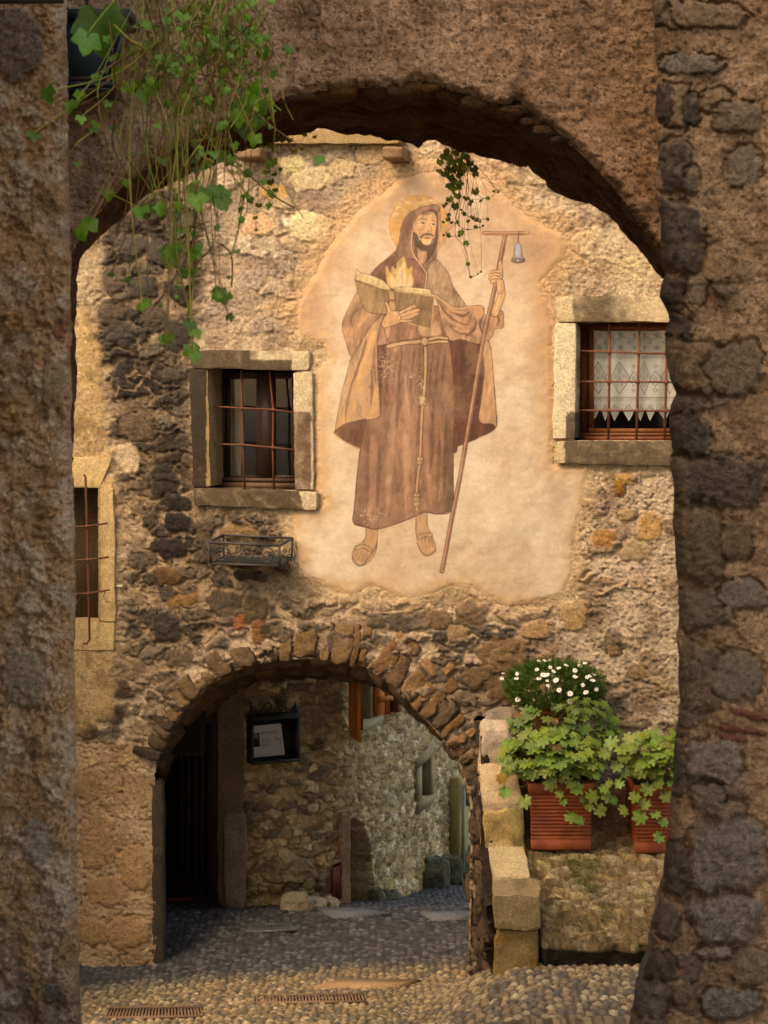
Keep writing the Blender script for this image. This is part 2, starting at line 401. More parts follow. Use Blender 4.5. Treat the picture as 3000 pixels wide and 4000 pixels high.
# rough raised lumps in the roughcast
Hh += 0.012 * z_right * np.abs(fbm(PX / 26.0, PY / 22.0, 4, 55, 0.65))
for i, (cx, cy, rx, ry, col, amp) in enumerate([
    (642,1874,52,68,sc(44,40,36),.045),(533,1662,58,56,sc(78,68,58),.03),(650,1733,40,30,sc(48,42,36),.035),(690,1960,58,33,sc(38,34,30),.045),
    (697,2038,58,38,sc(34,30,28),.05),(666,2140,60,40,sc(36,32,30),.055),(658,2250,52,36,sc(104,78,52),.045),(713,2344,66,24,sc(140,108,66),.03),
    (650,2454,56,62,sc(50,46,44),.06),(470,1300,60,48,sc(52,48,44),.05),(600,1255,50,45,sc(60,54,48),.045),(690,1310,62,60,sc(46,42,38),.05),
    (440,1225,55,40,sc(64,56,48),.045),(680,1460,60,30,sc(60,54,48),.05),(510,960,60,45,sc(62,58,56),.05),(630,990,55,50,sc(56,52,50),.045),(450,1090,45,60,sc(70,62,54),.05),
    (560,1120,60,45,sc(54,50,46),.05),(700,880,55,50,sc(84,74,62),.03),(500,1788,52,56,sc(196,172,136),.012),(800,2080,34,44,sc(92,76,56),.03),
    (820,2160,38,48,sc(60,52,44),.04),(940,2080,70,34,sc(140,114,80),.03),(880,2350,70,50,sc(88,74,58),.04),(1000,2380,60,60,sc(100,82,60),.03),
    (1220,700,80,45,sc(206,182,140),.018),(1340,660,50,36,sc(200,174,130),.02),(1215,885,85,58,sc(222,200,150),.02),(1070,750,55,30,sc(214,170,104),.02),
    (1010,880,60,42,sc(214,170,128),.018),(1140,640,50,35,sc(206,186,136),.02),(1680,650,70,30,sc(226,200,152),.02),(1450,600,60,40,sc(190,160,120),.018),
    (1965,2560,108,72,sc(134,104,72),.05),(1840,2400,75,52,sc(116,94,68),.04),(1720,2420,60,40,sc(126,100,70),.035),(1795,2470,50,30,sc(150,122,86),.03),
    (1880,2650,70,48,sc(110,86,60),.05),(1975,2700,80,50,sc(116,88,62),.05),(2100,2460,60,40,sc(176,140,96),.03),(2240,2400,50,60,sc(180,146,100),.03),
    (2400,2540,30,26,sc(140,110,76),.035),(2490,2620,40,34,sc(150,120,84),.03),(2440,1870,36,24,sc(190,150,90),.03),(2420,1905,22,34,sc(150,104,44),.03),
    (2540,2060,52,56,sc(196,152,96),.03),(2360,2100,44,40,sc(172,124,72),.03),(2480,2150,60,42,sc(176,150,110),.03),(2450,2010,40,24,sc(176,146,104),.03),
    (1560,2430,50,42,sc(96,82,66),.04),(1330,2500,60,50,sc(96,82,68),.05),(1010,2470,28,50,sc(130,90,60),.045),(940,2430,26,30,sc(140,88,58),.04),
    (380,3280,70,110,sc(156,122,84),.03),(345,3060,60,60,sc(110,84,62),.02),(420,3480,80,60,sc(160,122,80),.03),(520,3400,60,90,sc(176,134,84),.03),(360,3640,70,50,sc(168,128,82),.04),
    (500,3640,80,60,sc(170,130,84),.045),(430,2780,60,40,sc(60,52,44),.05),(470,2690,55,34,sc(66,56,46),.05),(340,2850,50,34,sc(70,58,46),.05)]):
    stone(PX, PY, Hh, C, cx, cy, rx, ry, amp * .8, np.array(col) * (np.array([1.75, 1.5, 1.2]) if max(col) < .08 else 1.0), 500 + i * 3, rot=(_T[i] - 0.5) * 0.5)
# pale plaster band at the left corner with the small grilled window
band = [(250, 1330), (330, 1200), (392, 1330), (420, 1620), (442, 1900), (455, 2280), (452, 2560), (440, 2800), (250, 2900)]
zb = sst(-26, 26, sdf(PX, PY, band) + 34 * fbm(PX / 40, PY / 40, 4, 6))
Hh = mix(Hh, 0.035 + 0.010 * fbm(PX / 60, PY / 60, 4, 8) + 0.006 * fbm(PX / 14, PY / 14, 3, 8), zb)
C[:] = mix(C, np.broadcast_to(sc(190, 156, 106), V.shape) * (1 + 0.35 * fbm(PX / 40.0, PY / 55.0, 5, 18, 0.6))[..., None], zb * 0.85)
C[:] = mix(C, C * np.array([.55, .50, .44]), zb * .75 * sst(.05, .4, fbm(PX / 45, PY / 70, 5, 19, .6)))
# lower-left jamb: lime mortar over stones
zj = zone_of(PX, PY, [(250, 2900), (560, 2900), (610, 3150), (630, 3850), (250, 3850)], 30, 25, 12)
C[:] = mix(C, np.broadcast_to(sc(190, 150, 104), V.shape) * (1 + 0.3 * fbm(PX / 26.0, PY / 30.0, 4, 19, 0.6))[..., None], zj * 0.6)
mural_poly = [(x * 1.8083, y * 1.8083) for x, y in [(870,385),(905,372),(950,366),(1000,373),(1050,392),(1085,420),(1130,462),(1175,490),(1215,505),(1226,530),(1222,560),(1195,585),(1172,612),(1182,650),(1196,700),(1196,1003),(1272,1010),(1262,1080),(1243,1160),(1240,1240),(1217,1288),(1160,1303),(1100,1312),(1060,1293),(1020,1273),(970,1270),(930,1287),(890,1298),(845,1283),(800,1268),(760,1288),(700,1265),(655,1247),(640,1180),(632,1105),(690,1098),(705,1078),(690,1065),(684,1050),(684,800),(712,775),(700,742),(655,725),(640,690),(645,655),(675,600),(705,545),(735,502),(770,462),(815,425)]]
dm = sdf(PX, PY, mural_poly)
C[:] = mix(C, np.broadcast_to(sc(204, 170, 126), V.shape) * (1 + .3 * fbm(PX / 14, PY / 14, 4, 49))[..., None], .6 * sst(-95, -5, dm + 50 * fbm(PX / 40, PY / 40, 4, 50)))
C[:] = mix(C, np.broadcast_to(sc(200, 160, 118), V.shape) * (1 + .2 * fbm(PX / 20, PY / 20, 4, 47))[..., None], .75 * sst(-150, -10, dm + 60 * fbm(PX / 60, PY / 60, 3, 48)) * sst(1330, 1180, PY) )
Hh = np.where(dm > -40, mix(Hh, 0.004 - .03 * sst(0, 30, dm) + Hh * .4, sst(-40, 20, dm)), Hh)
# arch opening and window openings
ARCH = [(600,3900),(600,3790),(606,3600),(592,3300),(590,3150),(606,2983),(640,2900),(690,2820),(740,2750),(813,2680),(904,2625),(1012,2592),(1157,2575),(1302,2580),(1428,2608),(1519,2670),(1591,2735),(1663,2815),(1726,2885),(1781,2965),(1822,3074),(1840,3182),(1835,3435),(1828,3700),(1826,3900)]
da = sdf(PX, PY, [(600, 4500)] + ARCH + [(1826, 4500)])
Hh += -0.03 * sst(-45, 0, da)
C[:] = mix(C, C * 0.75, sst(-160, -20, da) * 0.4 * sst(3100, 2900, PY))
keep = np.ones((len(ys) - 1, len(xs) - 1), bool)
mx_, my_ = cellmid(PX), cellmid(PY)
keep &= ~(cellmid(da) > 0)
for (x0, x1, y0, y1) in [(800, 1160, 1440, 1915), (2246, 2715, 1255, 1722), (-60, 392, 1905, 2430)]:
    keep &= ~((mx_ > x0) & (mx_ < x1) & (my_ > y0) & (my_ < y1))
keep &= ~(cellmid(dm) > 40)
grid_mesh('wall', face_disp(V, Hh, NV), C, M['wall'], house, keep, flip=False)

# voussoirs: rough wedge stones round the arch
rng = random.Random(5)
ring = cat(ARCH[5:21], False, 10)
cum = np.concatenate([[0], np.cumsum([np.linalg.norm(ring[i + 1] - ring[i]) for i in range(len(ring) - 1)])])
def ring_at(s):
    i = min(max(int(np.searchsorted(cum, s)) - 1, 0), len(ring) - 2)
    t = (s - cum[i]) / max(cum[i + 1] - cum[i], 1e-6)
    p = ring[i] * (1 - t) + ring[i + 1] * t
    a = ring[max(i - 4, 0)]; b = ring[min(i + 5, len(ring) - 1)]
    tg = (b - a) / np.linalg.norm(b - a); nr = np.array([tg[1], -tg[0]])
    return p, tg, nr
items = []; s = 0.0; k = 0
while s < cum[-1] - 10:
    wd = rng.choice([rng.uniform(26, 52), rng.uniform(48, 100)]); p, tg, nr = ring_at(s + wd / 2)
    right = s / cum[-1]
    ln = rng.uniform(70, 150) if right > 0.2 else rng.uniform(60, 105)
    if 0.45 < right < 0.8: ln *= 1.12
    inn = -rng.uniform(-4, 14)
    tl = rng.uniform(-0.2, 0.2)
    q = lambda a, b: p + tg * (a + b * tl) + nr * b
    g = 1 + rng.uniform(0, 6)
    a0, a1 = -wd / 2 + g * 0.5, wd / 2 - g * 0.5
    c0, c1 = q(a0, inn), q(a1, inn); d0, d1 = q(a0 * rng.uniform(0.85, 1.15), ln), q(a1 * rng.uniform(0.85, 1.15), ln)
    n1 = rng.uniform(0.02, 0.075); n0 = -0.22
    fr = [P(*c0, n1), P(*c1, n1), P(*d0, n1 - 0.02), P(*d1, n1 - 0.02)]
    bk = [f - NV * (n1 - n0) for f in fr]
    c8 = [[[bk[0], bk[2]], [fr[0], fr[2]]], [[bk[1], bk[3]], [fr[1], fr[3]]]]
    Vg, Fg = rough_hexa_geo(c8, (9, 9, 16), 0.036, 8, 0.09, 900 + k * 7, 0.010, 34)
    pal = [sc(78, 63, 46), sc(96, 76, 54), sc(118, 92, 62), sc(68, 55, 40), sc(124, 98, 68)] if right < 0.55 else [sc(140, 108, 72), sc(112, 86, 60), sc(158, 122, 82), sc(98, 80, 60), sc(130, 96, 62)]
    col = np.array(pal[rng.randrange(5)]) * rng.uniform(0.85, 1.2)
    items.append((Vg, Fg, col * (1 + 0.35 * fbm3(Vg, 14, 3, k)[:, None]) )); k += 1
    s += wd
    # a second, outer course on the haunches
    if (0.62 < right < 0.95 and rng.random() < 0.8) or (rng.random() < 0.30):
        w2 = wd * 0.9; b0 = ln + rng.uniform(6, 14); b1 = b0 + rng.uniform(35, 65)
        if sdf(np.array([q(0, b1)[0]]), np.array([q(0, b1)[1]]), mural_poly)[0] < -10:
            fr = [P(*q(-w2 / 2, b0), 0.05), P(*q(w2 / 2, b0), 0.05), P(*q(-w2 / 2, b1), 0.03), P(*q(w2 / 2, b1), 0.03)]
            bk = [f - NV * 0.15 for f in fr]
            Vg, Fg = rough_hexa_geo([[[bk[0], bk[2]], [fr[0], fr[2]]], [[bk[1], bk[3]], [fr[1], fr[3]]]], (8, 8, 8), 0.02, 10, 0.12, 1900 + k * 7, 0.006, 38)
            items.append((Vg, Fg, col * rng.uniform(0.9, 1.3) * (1 + 0.3 * fbm3(Vg, 14, 3, k + 9)[:, None])))
rough_obj('arch_stones', items, M['wall'], house)

# vault soffit between front contour and a lower back contour 1.7 m in
fc = cat(ARCH[5:], False, 8)
BACK = [(640,3060),(700,2930),(770,2850),(855,2790),(900,2730),(955,2690),(1050,2655),(1157,2640),(1300,2640),(1360,2655),(1460,2668),(1545,2712),(1630,2780),(1720,2850),(1800,2910),(1870,3000),(1925,3110),(1960,3230),(1975,3500),(1975,3900)]
bc = cat(BACK, False, 8)
def resamp(c, n):
    c = np.array(c); l = np.concatenate([[0], np.cumsum(np.linalg.norm(np.diff(c, axis=0), axis=1))]); t = np.linspace(0, l[-1], n)
    return np.stack([np.interp(t, l, c[:, 0]), np.interp(t, l, c[:, 1])], -1)
nf, nd = 260, 60
fr_, br_ = resamp(fc, nf), resamp(bc, nf)
A_ = P(fr_[:, 0], fr_[:, 1], 0.01); B_ = P(br_[:, 0], br_[:, 1], -1.7)
t = np.linspace(0, 1, nd)[:, None, None]
S = A_[None] * (1 - t) + B_[None] * t
sx = np.broadcast_to(np.linspace(0, 26, nf)[None], (nd, nf)); sy = np.broadcast_to(np.linspace(0, 12, nd)[:, None], (nd, nf))
f1, f2, ci, cj = worley(sx + 0.3 * fbm(sx, sy, 3, 2), sy + 0.3 * fbm(sx + 9, sy, 3, 3), 31)
hh = 0.06 * sst(0, 0.4, f2 - f1) * (0.4 + _h2(ci, cj, 4)) + 0.02 * fbm(sx * 3, sy * 3, 3, 8)
cen = P(1220, 3300, 0.0)
nrm = cen[None, None] - S; nrm = nrm / np.linalg.norm(nrm, axis=-1, keepdims=True)
edge = np.broadcast_to(sst(0, 0.06, np.linspace(0, 1, nd))[:, None], hh.shape)
S = S + nrm * (hh * edge - 0.02)[..., None]
grid_mesh('vault', S, np.broadcast_to(sc(108, 84, 58), S.shape) * (0.6 + 0.7 * _h2(ci, cj, 9))[..., None], M['wall'], house, smooth=True)
# left reveal of the passage, dark dressed jamb in front of it
def quad_strip(x0, x1, y0, y1, n0, n1):
    return None
jl = rough_hexa_geo([[[P(596, 3800, -0.45), P(596, 3040, -0.45)], [P(596, 3830, -0.01), P(592, 3040, -0.01)]], [[P(650, 3800, -0.42), P(645, 3040, -0.42)], [P(640, 3830, -0.05), P(636, 3040, -0.05)]]], (6, 8, 60), 0.012, 10, 0.04, 41, 0.005, 40)
rough_obj('door_jamb', [(jl[0], jl[1], sc(70, 60, 44) * (1 + 0.3 * fbm3(jl[0], 9, 3, 3)[:, None]))], M['stone'], house)

# inner body of the house: closes the rooms and shades the passage
core = MB(); dk = sc(44, 36, 28)
def lbox(u0, u1, n0, n1, z0, z1):
    pts = []
    for z in (z0, z1):
        for (u, n) in ((u0, n0), (u1, n0), (u1, n1), (u0, n1)):
            pts.append(np.array([0, D0, 0]) + UV * u + NV * n + np.array([0, 0, z]))
    core.add(pts, [(0,3,2,1),(4,5,6,7),(0,1,5,4),(1,2,6,5),(2,3,7,6),(3,0,4,7)], dk)
lbox(-9, 12, -1.75, -0.95, 2.85, 7.5)      # wall mass over the passage
lbox(-9, 12, -0.95, -0.06, 7.3, 7.55)      # eaves closing the top
lbox(-9, -3.2, -3.6, -0.9, -1.2, 7.4)
lbox(-3.2, -1.25, -3.6, -1.75, 3.3, 4.0)     # floor slab behind, over the doorway alcove
lbox(0.98, 12, -1.72, -0.9, -1.2, 2.84)
lbox(-3.2, -1.9, -0.9, -0.8, 1.5, 3.2)
core.build('inner_wall', M['dark'], house)
core = MB(); lbox(-6.5, -4.0, 0.3, 4.6, -1.2, 5.4); core.build('shade_block', M['near'], house)  # unseen block added to shade the lower left of the facade

# ledge under the eaves and two beam ends
rough_obj('ledge', [(*rough_hexa_geo(pxcorners(760, 1570, 505, 560, -0.05, 0.10, y2=512, y3=560), (70, 6, 6), 0.006, 8, 0.02, 3, 0.003, 40), sc(150, 124, 84))], M['stone'], house)
for (x0, x1, y0, y1) in ((1492, 1572, 570, 620), (905, 1020, 578, 618)):
    g = rough_hexa_geo(pxcorners(x0, x1, y0, y1, -0.1, 0.26), (14, 20, 12), 0.008, 12, 0.05, int(x0), 0.003, 60)
    rough_obj('beam_end', [(g[0], g[1], sc(112, 84, 54) * (1 + 0.3 * fbm3(g[0] * [1, 1, 4], 14, 3, 2)[:, None]))], M['wood'], house)
hk = MB()
hk.tube([PW(1092, 2322, 0), PW(1092, 2320, 0.10), PW(1096, 2312, 0.13), PW(1100, 2318, 0.12)], 0.011, sc(120, 110, 90))
hk.build('hook', M['rust'], house, True)
hk = MB(); hk.tube([PW(456, 2290, 0), PW(476, 2290, 0.12)], 0.013, sc(190, 180, 150)); hk.build('peg', M['stone'], house, True)

# ------------------------------------------------------------------ windows
def stain(V, base, darkc, fn, seed):
    px, py = w2p(V)
    m = np.clip(fn(px, py) + 0.35 * fbm(px / 30.0, py / 30.0, 4, seed), 0, 1); m = sst(0.12, 0.88, m)
    c = mix(np.broadcast_to(base, V.shape), np.broadcast_to(darkc, V.shape), m)
    return c * (1 + 0.18 * fbm(px / 14.0, py / 14.0, 3, seed + 2))[..., None]
def sblock(name, c8, ns, base, darkc, fn, parent, seed, amp=0.012, k=0.018):
    g = rough_hexa_geo(c8, ns, amp, 6, k, seed, 0.003, 45)
    return rough_obj(name, [(g[0], g[1], stain(g[0], base, darkc, fn, seed))], M['stone'], parent)
def bars(vert, horiz, n, r, col, bow=0.0):
    b = MB()
    for pts in vert: b.tube([PW(x, y, n) for x, y in pts], r, col, 8)
    for pts in horiz: b.tube([PW(x, y, n + r * 0.9) for x, y in pts], r * 0.8, col, 8)
    for pts in vert:
        for hz in horiz:
            x = 0.5 * (pts[0][0] + pts[-1][0]); yy = np.interp(x, [q[0] for q in hz], [q[1] for q in hz])
            xx = np.interp(yy, [q[1] for q in pts], [q[0] for q in pts])
            if min(q[0] for q in hz) < xx < max(q[0] for q in hz):
                b.tube([PW(xx, yy - 8, n + r * .6), PW(xx, yy + 8, n + r * .6)], r * 1.55, col, 8)
    return b
def frame_rect(mb, x0, x1, y0, y1, w, n, d, col):
    for (a, b_, c, e) in ((x0, x1, y0, y0 + w), (x0, x1, y1 - w, y1), (x0, x0 + w, y0 + w, y1 - w), (x1 - w, x1, y0 + w, y1 - w)):
        mb.hexa([P(a, c, n), P(a, e, n), P(b_, e, n), P(b_, c, n)], -NV * d, col)
wood = sc(84, 48, 26); woodd = sc(58, 38, 26)
stc = sc(186, 166, 132); std = sc(82, 66, 48); stk = sc(56, 44, 32)
# left window
fm = MB()
frame_rect(fm, 856, 1160, 1452, 1885, 20, -0.30, 0.05, woodd)
frame_rect(fm, 884, 1012, 1470, 1868, 11, -0.29, 0.04, woodd); frame_rect(fm, 1062, 1158, 1470, 1868, 10, -0.29, 0.04, woodd)
fm.hexa([P(1008, 1460, -0.275), P(1008, 1872, -0.275), P(1066, 1874, -0.275), P(1066, 1460, -0.275)], -NV * 0.05, woodd)
fm.hexa([P(866, 1866, -0.26), P(866, 1880, -0.26), P(1158, 1885, -0.26), P(1158, 1870, -0.26)], -NV * 0.06, sc(78, 58, 44))
fm.hexa([P(866, 1884, -0.235), P(866, 1908, -0.235), P(1158, 1912, -0.235), P(1158, 1888, -0.235)], -NV * 0.08, sc(92, 66, 46))
wl_ = fm.build('window', M['wood'], house)
wl_['label'] = 'brown casement window with bent rusty grille left of the mural'
sblock('lintel', pxcorners(737, 1212, 1368, 1434, -0.32, 0.05, y2=1372, y3=1449, x2=742, x3=1208), (70, 30, 12), stc, std, lambda x, y: np.where(x < 1140, 0.9, 0.0) - 0.5 * ((x > 975) & (y < 1405)), wl_, 61)
sblock('jamb', pxcorners(738, 811, 1437, 1903, -0.32, 0.045, x2=752, x3=821), (14, 24, 70), sc(150, 126, 86), stk, lambda x, y: np.where(x < 806, 0.95, 0.1), wl_, 62)
sblock('jamb', pxcorners(1143, 1218, 1451, 1917, -0.32, 0.045, x2=1153, x3=1226), (14, 24, 70), stc, sc(104, 82, 62), lambda x, y: np.where(y > 1610, 0.75, 0.0) * (x < 1215), wl_, 63)
sblock('sill', pxcorners(752, 1240, 1906, 1976, -0.32, 0.06, y2=1924, y3=1992, x2=756, x3=1236), (70, 26, 12), stc, std, lambda x, y: np.where(x < 1170 + (y - 1920) * 0.2, 0.85, 0.0), wl_, 64)
gr = bars([[(943, 1444), (945, 1580), (950, 1760), (956, 1912)], [(1053, 1448), (1060, 1520), (1068, 1600), (1066, 1760), (1070, 1914)]],
          [[(835, 1588), (945, 1594), (1065, 1600), (1150, 1612)], [(840, 1734), (950, 1738), (1066, 1748), (1152, 1758)]], -0.08, 0.0095, sc(98, 58, 38))
gr.build('grille', M['rust'], wl_, True)
gl_ = MB()
for (a, b_) in ((893, 1004), (1070, 1152)):
    gl_.add([P(a, 1476, -0.31), P(a, 1862, -0.31), P(b_, 1864, -0.31), P(b_, 1476, -0.31)], [(0, 1, 2, 3)], (1, 1, 1))
gl_.build('glass_pane', M['glass'], wl_)
# right window
fm = MB(); wood2 = sc(112, 60, 28)
frame_rect(fm, 2268, 2720, 1262, 1722, 30, -0.24, 0.05, wood2)
frame_rect(fm, 2300, 2706, 1272, 1692, 18, -0.21, 0.05, sc(126, 70, 34))
fm.hexa([P(2288, 1692, -0.17), P(2288, 1702, -0.17), P(2712, 1702, -0.17), P(2712, 1692, -0.17)], -NV * 0.08, sc(120, 78, 50))
fm.hexa([P(2284, 1705, -0.14), P(2284, 1722, -0.14), P(2712, 1722, -0.14), P(2712, 1705, -0.14)], -NV * 0.1, sc(118, 62, 30))
wr_ = fm.build('window', M['wood'], house)
wr_['label'] = 'brown window with square grille right of the mural'
sblock('lintel', pxcorners(2168, 2790, 1157, 1257, -0.38, 0.045, x2=2172), (80, 28, 16), sc(192, 170, 132), sc(104, 88, 66), lambda x, y: .15 + .75 * np.exp(-((x - 2340) / 130) ** 2) * (x > 2238), wr_, 71)
sblock('jamb', pxcorners(2168, 2250, 1259, 1716, -0.38, 0.045, x2=2158, x3=2245), (16, 26, 70), sc(206, 188, 154), sc(96, 82, 62), lambda x, y: np.where((x > 2212) & (y > 1610), 0.95, 0.0) + 0.5 * (x > 2252), wr_, 72)
sblock('jamb', pxcorners(2708, 2790, 1259, 1716, -0.38, 0.045), (16, 26, 70), sc(200, 170, 126), sc(110, 92, 66), lambda x, y: 0.2 + 0 * x, wr_, 73)
sblock('sill', pxcorners(2167, 2790, 1724, 1810, -0.38, 0.055, y3=1824), (80, 26, 14), sc(190, 168, 130), sc(96, 80, 60), lambda x, y: np.where(x > 2205, 0.85, 0.0), wr_, 74)
gr = bars([[(2381, 1262), (2380, 1480), (2376, 1724)], [(2498, 1262), (2492, 1480), (2486, 1726)], [(2606, 1262), (2602, 1480), (2596, 1726)]],
          [[(2268, 1371), (2496, 1378), (2715, 1384)], [(2265, 1491), (2490, 1491), (2715, 1494)], [(2264, 1603), (2488, 1604), (2715, 1606)]], -0.07, 0.0105, sc(108, 66, 46))
gr.build('grille', M['rust'], wr_, True)
gl_ = MB(); gl_.add([P(2318, 1290, -0.222), P(2318, 1676, -0.222), P(2690, 1676, -0.222), P(2690, 1290, -0.222)], [(0, 1, 2, 3)], (1, 1, 1))
gl_.build('glass_pane', M['glass'], wr_)
# small left window: plastered-in niche with an iron grille in front
fm = MB()
fm.hexa([P(-60, 1900, -0.30), P(-60, 2436, -0.30), P(400, 2436, -0.30), P(400, 1900, -0.30)], -NV * 0.04, sc(120, 98, 68))
wn_ = fm.build('window', M['near'], house)
wn_['label'] = 'blind small window with hooked rusty grille beside left wall corner'
sblock('lintel', pxcorners(-120, 440, 1786, 1904, -0.30, 0.05, x3=392), (60, 24, 16), sc(196, 166, 116), std, lambda x, y: 0.15 + 0 * x, wn_, 81)
sblock('jamb', pxcorners(391, 442, 1906, 2430, -0.30, 0.05, x3=450), (10, 24, 70), sc(192, 162, 114), std, lambda x, y: 0.1 + 0 * x, wn_, 82)
sblock('jamb', pxcorners(-120, -58, 1906, 2430, -0.30, 0.05), (10, 24, 40), sc(192, 162, 114), std, lambda x, y: 0.1 + 0 * x, wn_, 84)
sblock('sill', pxcorners(-120, 450, 2432, 2540, -0.30, 0.05), (60, 24, 14), sc(190, 160, 112), std, lambda x, y: 0.1 + 0 * x, wn_, 83)
gr = bars([[(328, 1852), (334, 1866), (340, 2050), (346, 2300), (350, 2500), (340, 2514), (326, 2514)], [(262, 1852), (284, 1866), (286, 2050), (288, 2300), (290, 2500), (270, 2514)]],
          [[(180, 2062), (340, 2056), (420, 2044)], [(180, 2196), (344, 2186), (424, 2176)], [(180, 2324), (348, 2318), (428, 2304)]], 0.16, 0.010, sc(98, 58, 38))
gr.tube([PW(412, 2304, .16), PW(404, 2330, .16), PW(418, 2350, .17), PW(430, 2352, .17)], 0.004, sc(60, 40, 30))
gr.build('grille', M['rust'], wn_, True)

# curtains are things of their own
def curtain(name, label, x0, x1, y0, y1, n, fold, colfn, zig=None):
    w = int((x1 - x0) / 1.0); h = int((y1 - y0) / 1.3)
    gx, gy = np.meshgrid(np.linspace(x0, x1, w), np.linspace(y0, y1, h))
    Vc = P(gx, gy, n) + (fold(gx, gy))[..., None] * NV
    kp = None
    if zig is not None: kp = cellmid(gy) < zig(cellmid(gx))
    o = grid_mesh(name, Vc, colfn(gx, gy), M['cloth'], None, kp)
    return tagit(o, label, 'curtain')
def lace(gx, gy):
    wv = gx + 6 * np.sin(gx / 21.0)
    base = np.broadcast_to(sc(246, 244, 236), gx.shape + (3,)).copy()
    dk_ = np.zeros(gx.shape)
    def diam(cx, cy, w, h): return np.abs((wv - cx) / w) + np.abs((gy - cy) / h)
    for row, (y, ph) in enumerate(((1308, 0), (1337, 23), (1358, 0))):
        u = (wv - 2300 + ph + 400) % 46 - 23
        d = np.abs(u / 8) + np.abs((gy - y) / 9); dk_ += (d < 1) * (d > 0.6) * 0.75 + (d < 0.25) * 0.5
    zz = 1322 + np.abs((wv % 46) - 23) * -0.55 + 6
    dk_ += (np.abs(gy - zz) < 1.6) * 0.5
    for y in (1384, 1398, 1553, 1563): dk_ += (np.abs(gy - y) < 1.0) * 0.6
    for y in (1391, 1558): dk_ += (np.abs(gy - y) < 4) * ((wv % 6) < 2.6) * 0.45
    for y in (1405, 1431, 1524, 1551): dk_ += (np.abs(gy - y) < 1.2) * ((wv % 8) < 4) * 0.55
    u = (wv + 40) % 93 - 46.5
    d = np.abs(u / 34) + np.abs((gy - 1477) / 66); dk_ += (d < 1.0) * (d > 0.9) * 0.65 + (d < 0.78) * (d > 0.3) * 0.42 * (0.6 + 0.4 * np.sin(gx * 2.1)) * (np.cos(5 * np.arctan2(u, (gy - 1477) / 1.6)) < 0.35) + (d < 0.10) * 0.6
    u2 = (wv + 40 + 46.5) % 93 - 46.5
    d = np.abs(u2 / 23) + np.abs((gy - 1480) / 32); dk_ += (d < 1.0) * (d > 0.84) * 0.6 + (d < 0.45) * 0.35
    for y in (1431, 1524):
        d = np.abs(u2 / 9) + np.abs((gy - y) / 10); dk_ += (d < 1) * (d > 0.6) * 0.6
    u3 = (wv + 8) % 46 - 23
    d = np.abs(u3 / 19) + np.abs((gy - 1605) / 26); dk_ += (d < 1.0) * (d > 0.82) * 0.6 + (d < 0.6) * (d > 0.42) * 0.5 + (d < .2) * .4
    dk_ += (gy < 1292) * (((wv + 5) % 24) < 12) * 0.9
    return mix(base, np.broadcast_to(sc(84, 82, 78), base.shape), np.clip(dk_, 0, 0.85))
curtain('lace_curtain', 'white lace curtain with zigzag hem inside the right-hand window', 2314, 2692, 1286, 1652, -0.262,
        lambda x, y: 0.030 * np.sin(x / 14.0 + 0.8 * np.sin(y / 120)) * (0.5 + 0.5 * np.sin(x / 60.0) ** 2) + 0.02 * np.exp(-((x - 2336) / 7) ** 2),
        lace, lambda x: 1645 - 0.0 * x - 48 * np.abs((((x + 6 * np.sin(x / 21.0)) + 8) % 46) - 23) / 23.0)
curtain('curtain', 'narrow pale curtain drawn aside behind the left window pane', 898, 944, 1470, 1868, -0.42, lambda x, y: 0.012 * np.sin(x / 5.0),
        lambda x, y: np.broadcast_to(sc(176, 164, 134), x.shape + (3,)))
# ================================================================== MURAL (painted in the plaster's own colours)
mxs = np.arange(1120, 2330, 2.4); mys = np.arange(650, 2385, 2.4)
GX, GY = np.meshgrid(mxs, mys)
Pt = np.zeros(GX.shape + (3,))
def q_(p): return (1200 + 0.6028 * p[0], 650 + 0.6028 * p[1])
def Q(pts): return [q_(p) for p in pts]
def win(x0, y0, x1, y1, pad=12):
    i0 = max(int((y0 - pad - mys[0]) / 2.4), 0); i1 = min(int((y1 + pad - mys[0]) / 2.4) + 2, len(mys))
    j0 = max(int((x0 - pad - mxs[0]) / 2.4), 0); j1 = min(int((x1 + pad - mxs[0]) / 2.4) + 2, len(mxs))
    return slice(i0, i1), slice(j0, j1)
def fill(pts, col, alpha=1.0, soft=1.6, smooth=True, shade=None, outline=None, ow=2.0, hair=0.20):
    pts = Q(pts)
    if smooth: pts = [tuple(p) for p in cat(pts, True, 4)]
    a = np.array(pts); s = win(a[:, 0].min(), a[:, 1].min(), a[:, 0].max(), a[:, 1].max(), 12 + soft * 2)
    x, y = GX[s], GY[s]; d = sdf(x, y, pts)
    d = d + 1.0 * fbm(x / 8.0, y / 8.0, 2, 3)
    m = sst(-soft, soft, d) * alpha
    c = np.broadcast_to(col, x.shape + (3,))
    br = 1 + hair * fbm((x + y * 0.25) / 7.0, (y - x * .2) / 34.0, 3, 4) * 2 + 0.10 * fbm(x / 50.0, y / 60.0, 3, 6) * 2
    if shade is not None: br = br * shade(x, y)
    c = c * np.broadcast_to(br, x.shape)[..., None]
    Pt[s] = mix(Pt[s], c, m)
    if outline is not None:
        m2 = np.exp(-(d / ow) ** 2) * (0.5 + 0.5 * vn2(x / 16.0, y / 16.0, 8))
        Pt[s] = mix(Pt[s], np.broadcast_to(outline, c.shape), m2)
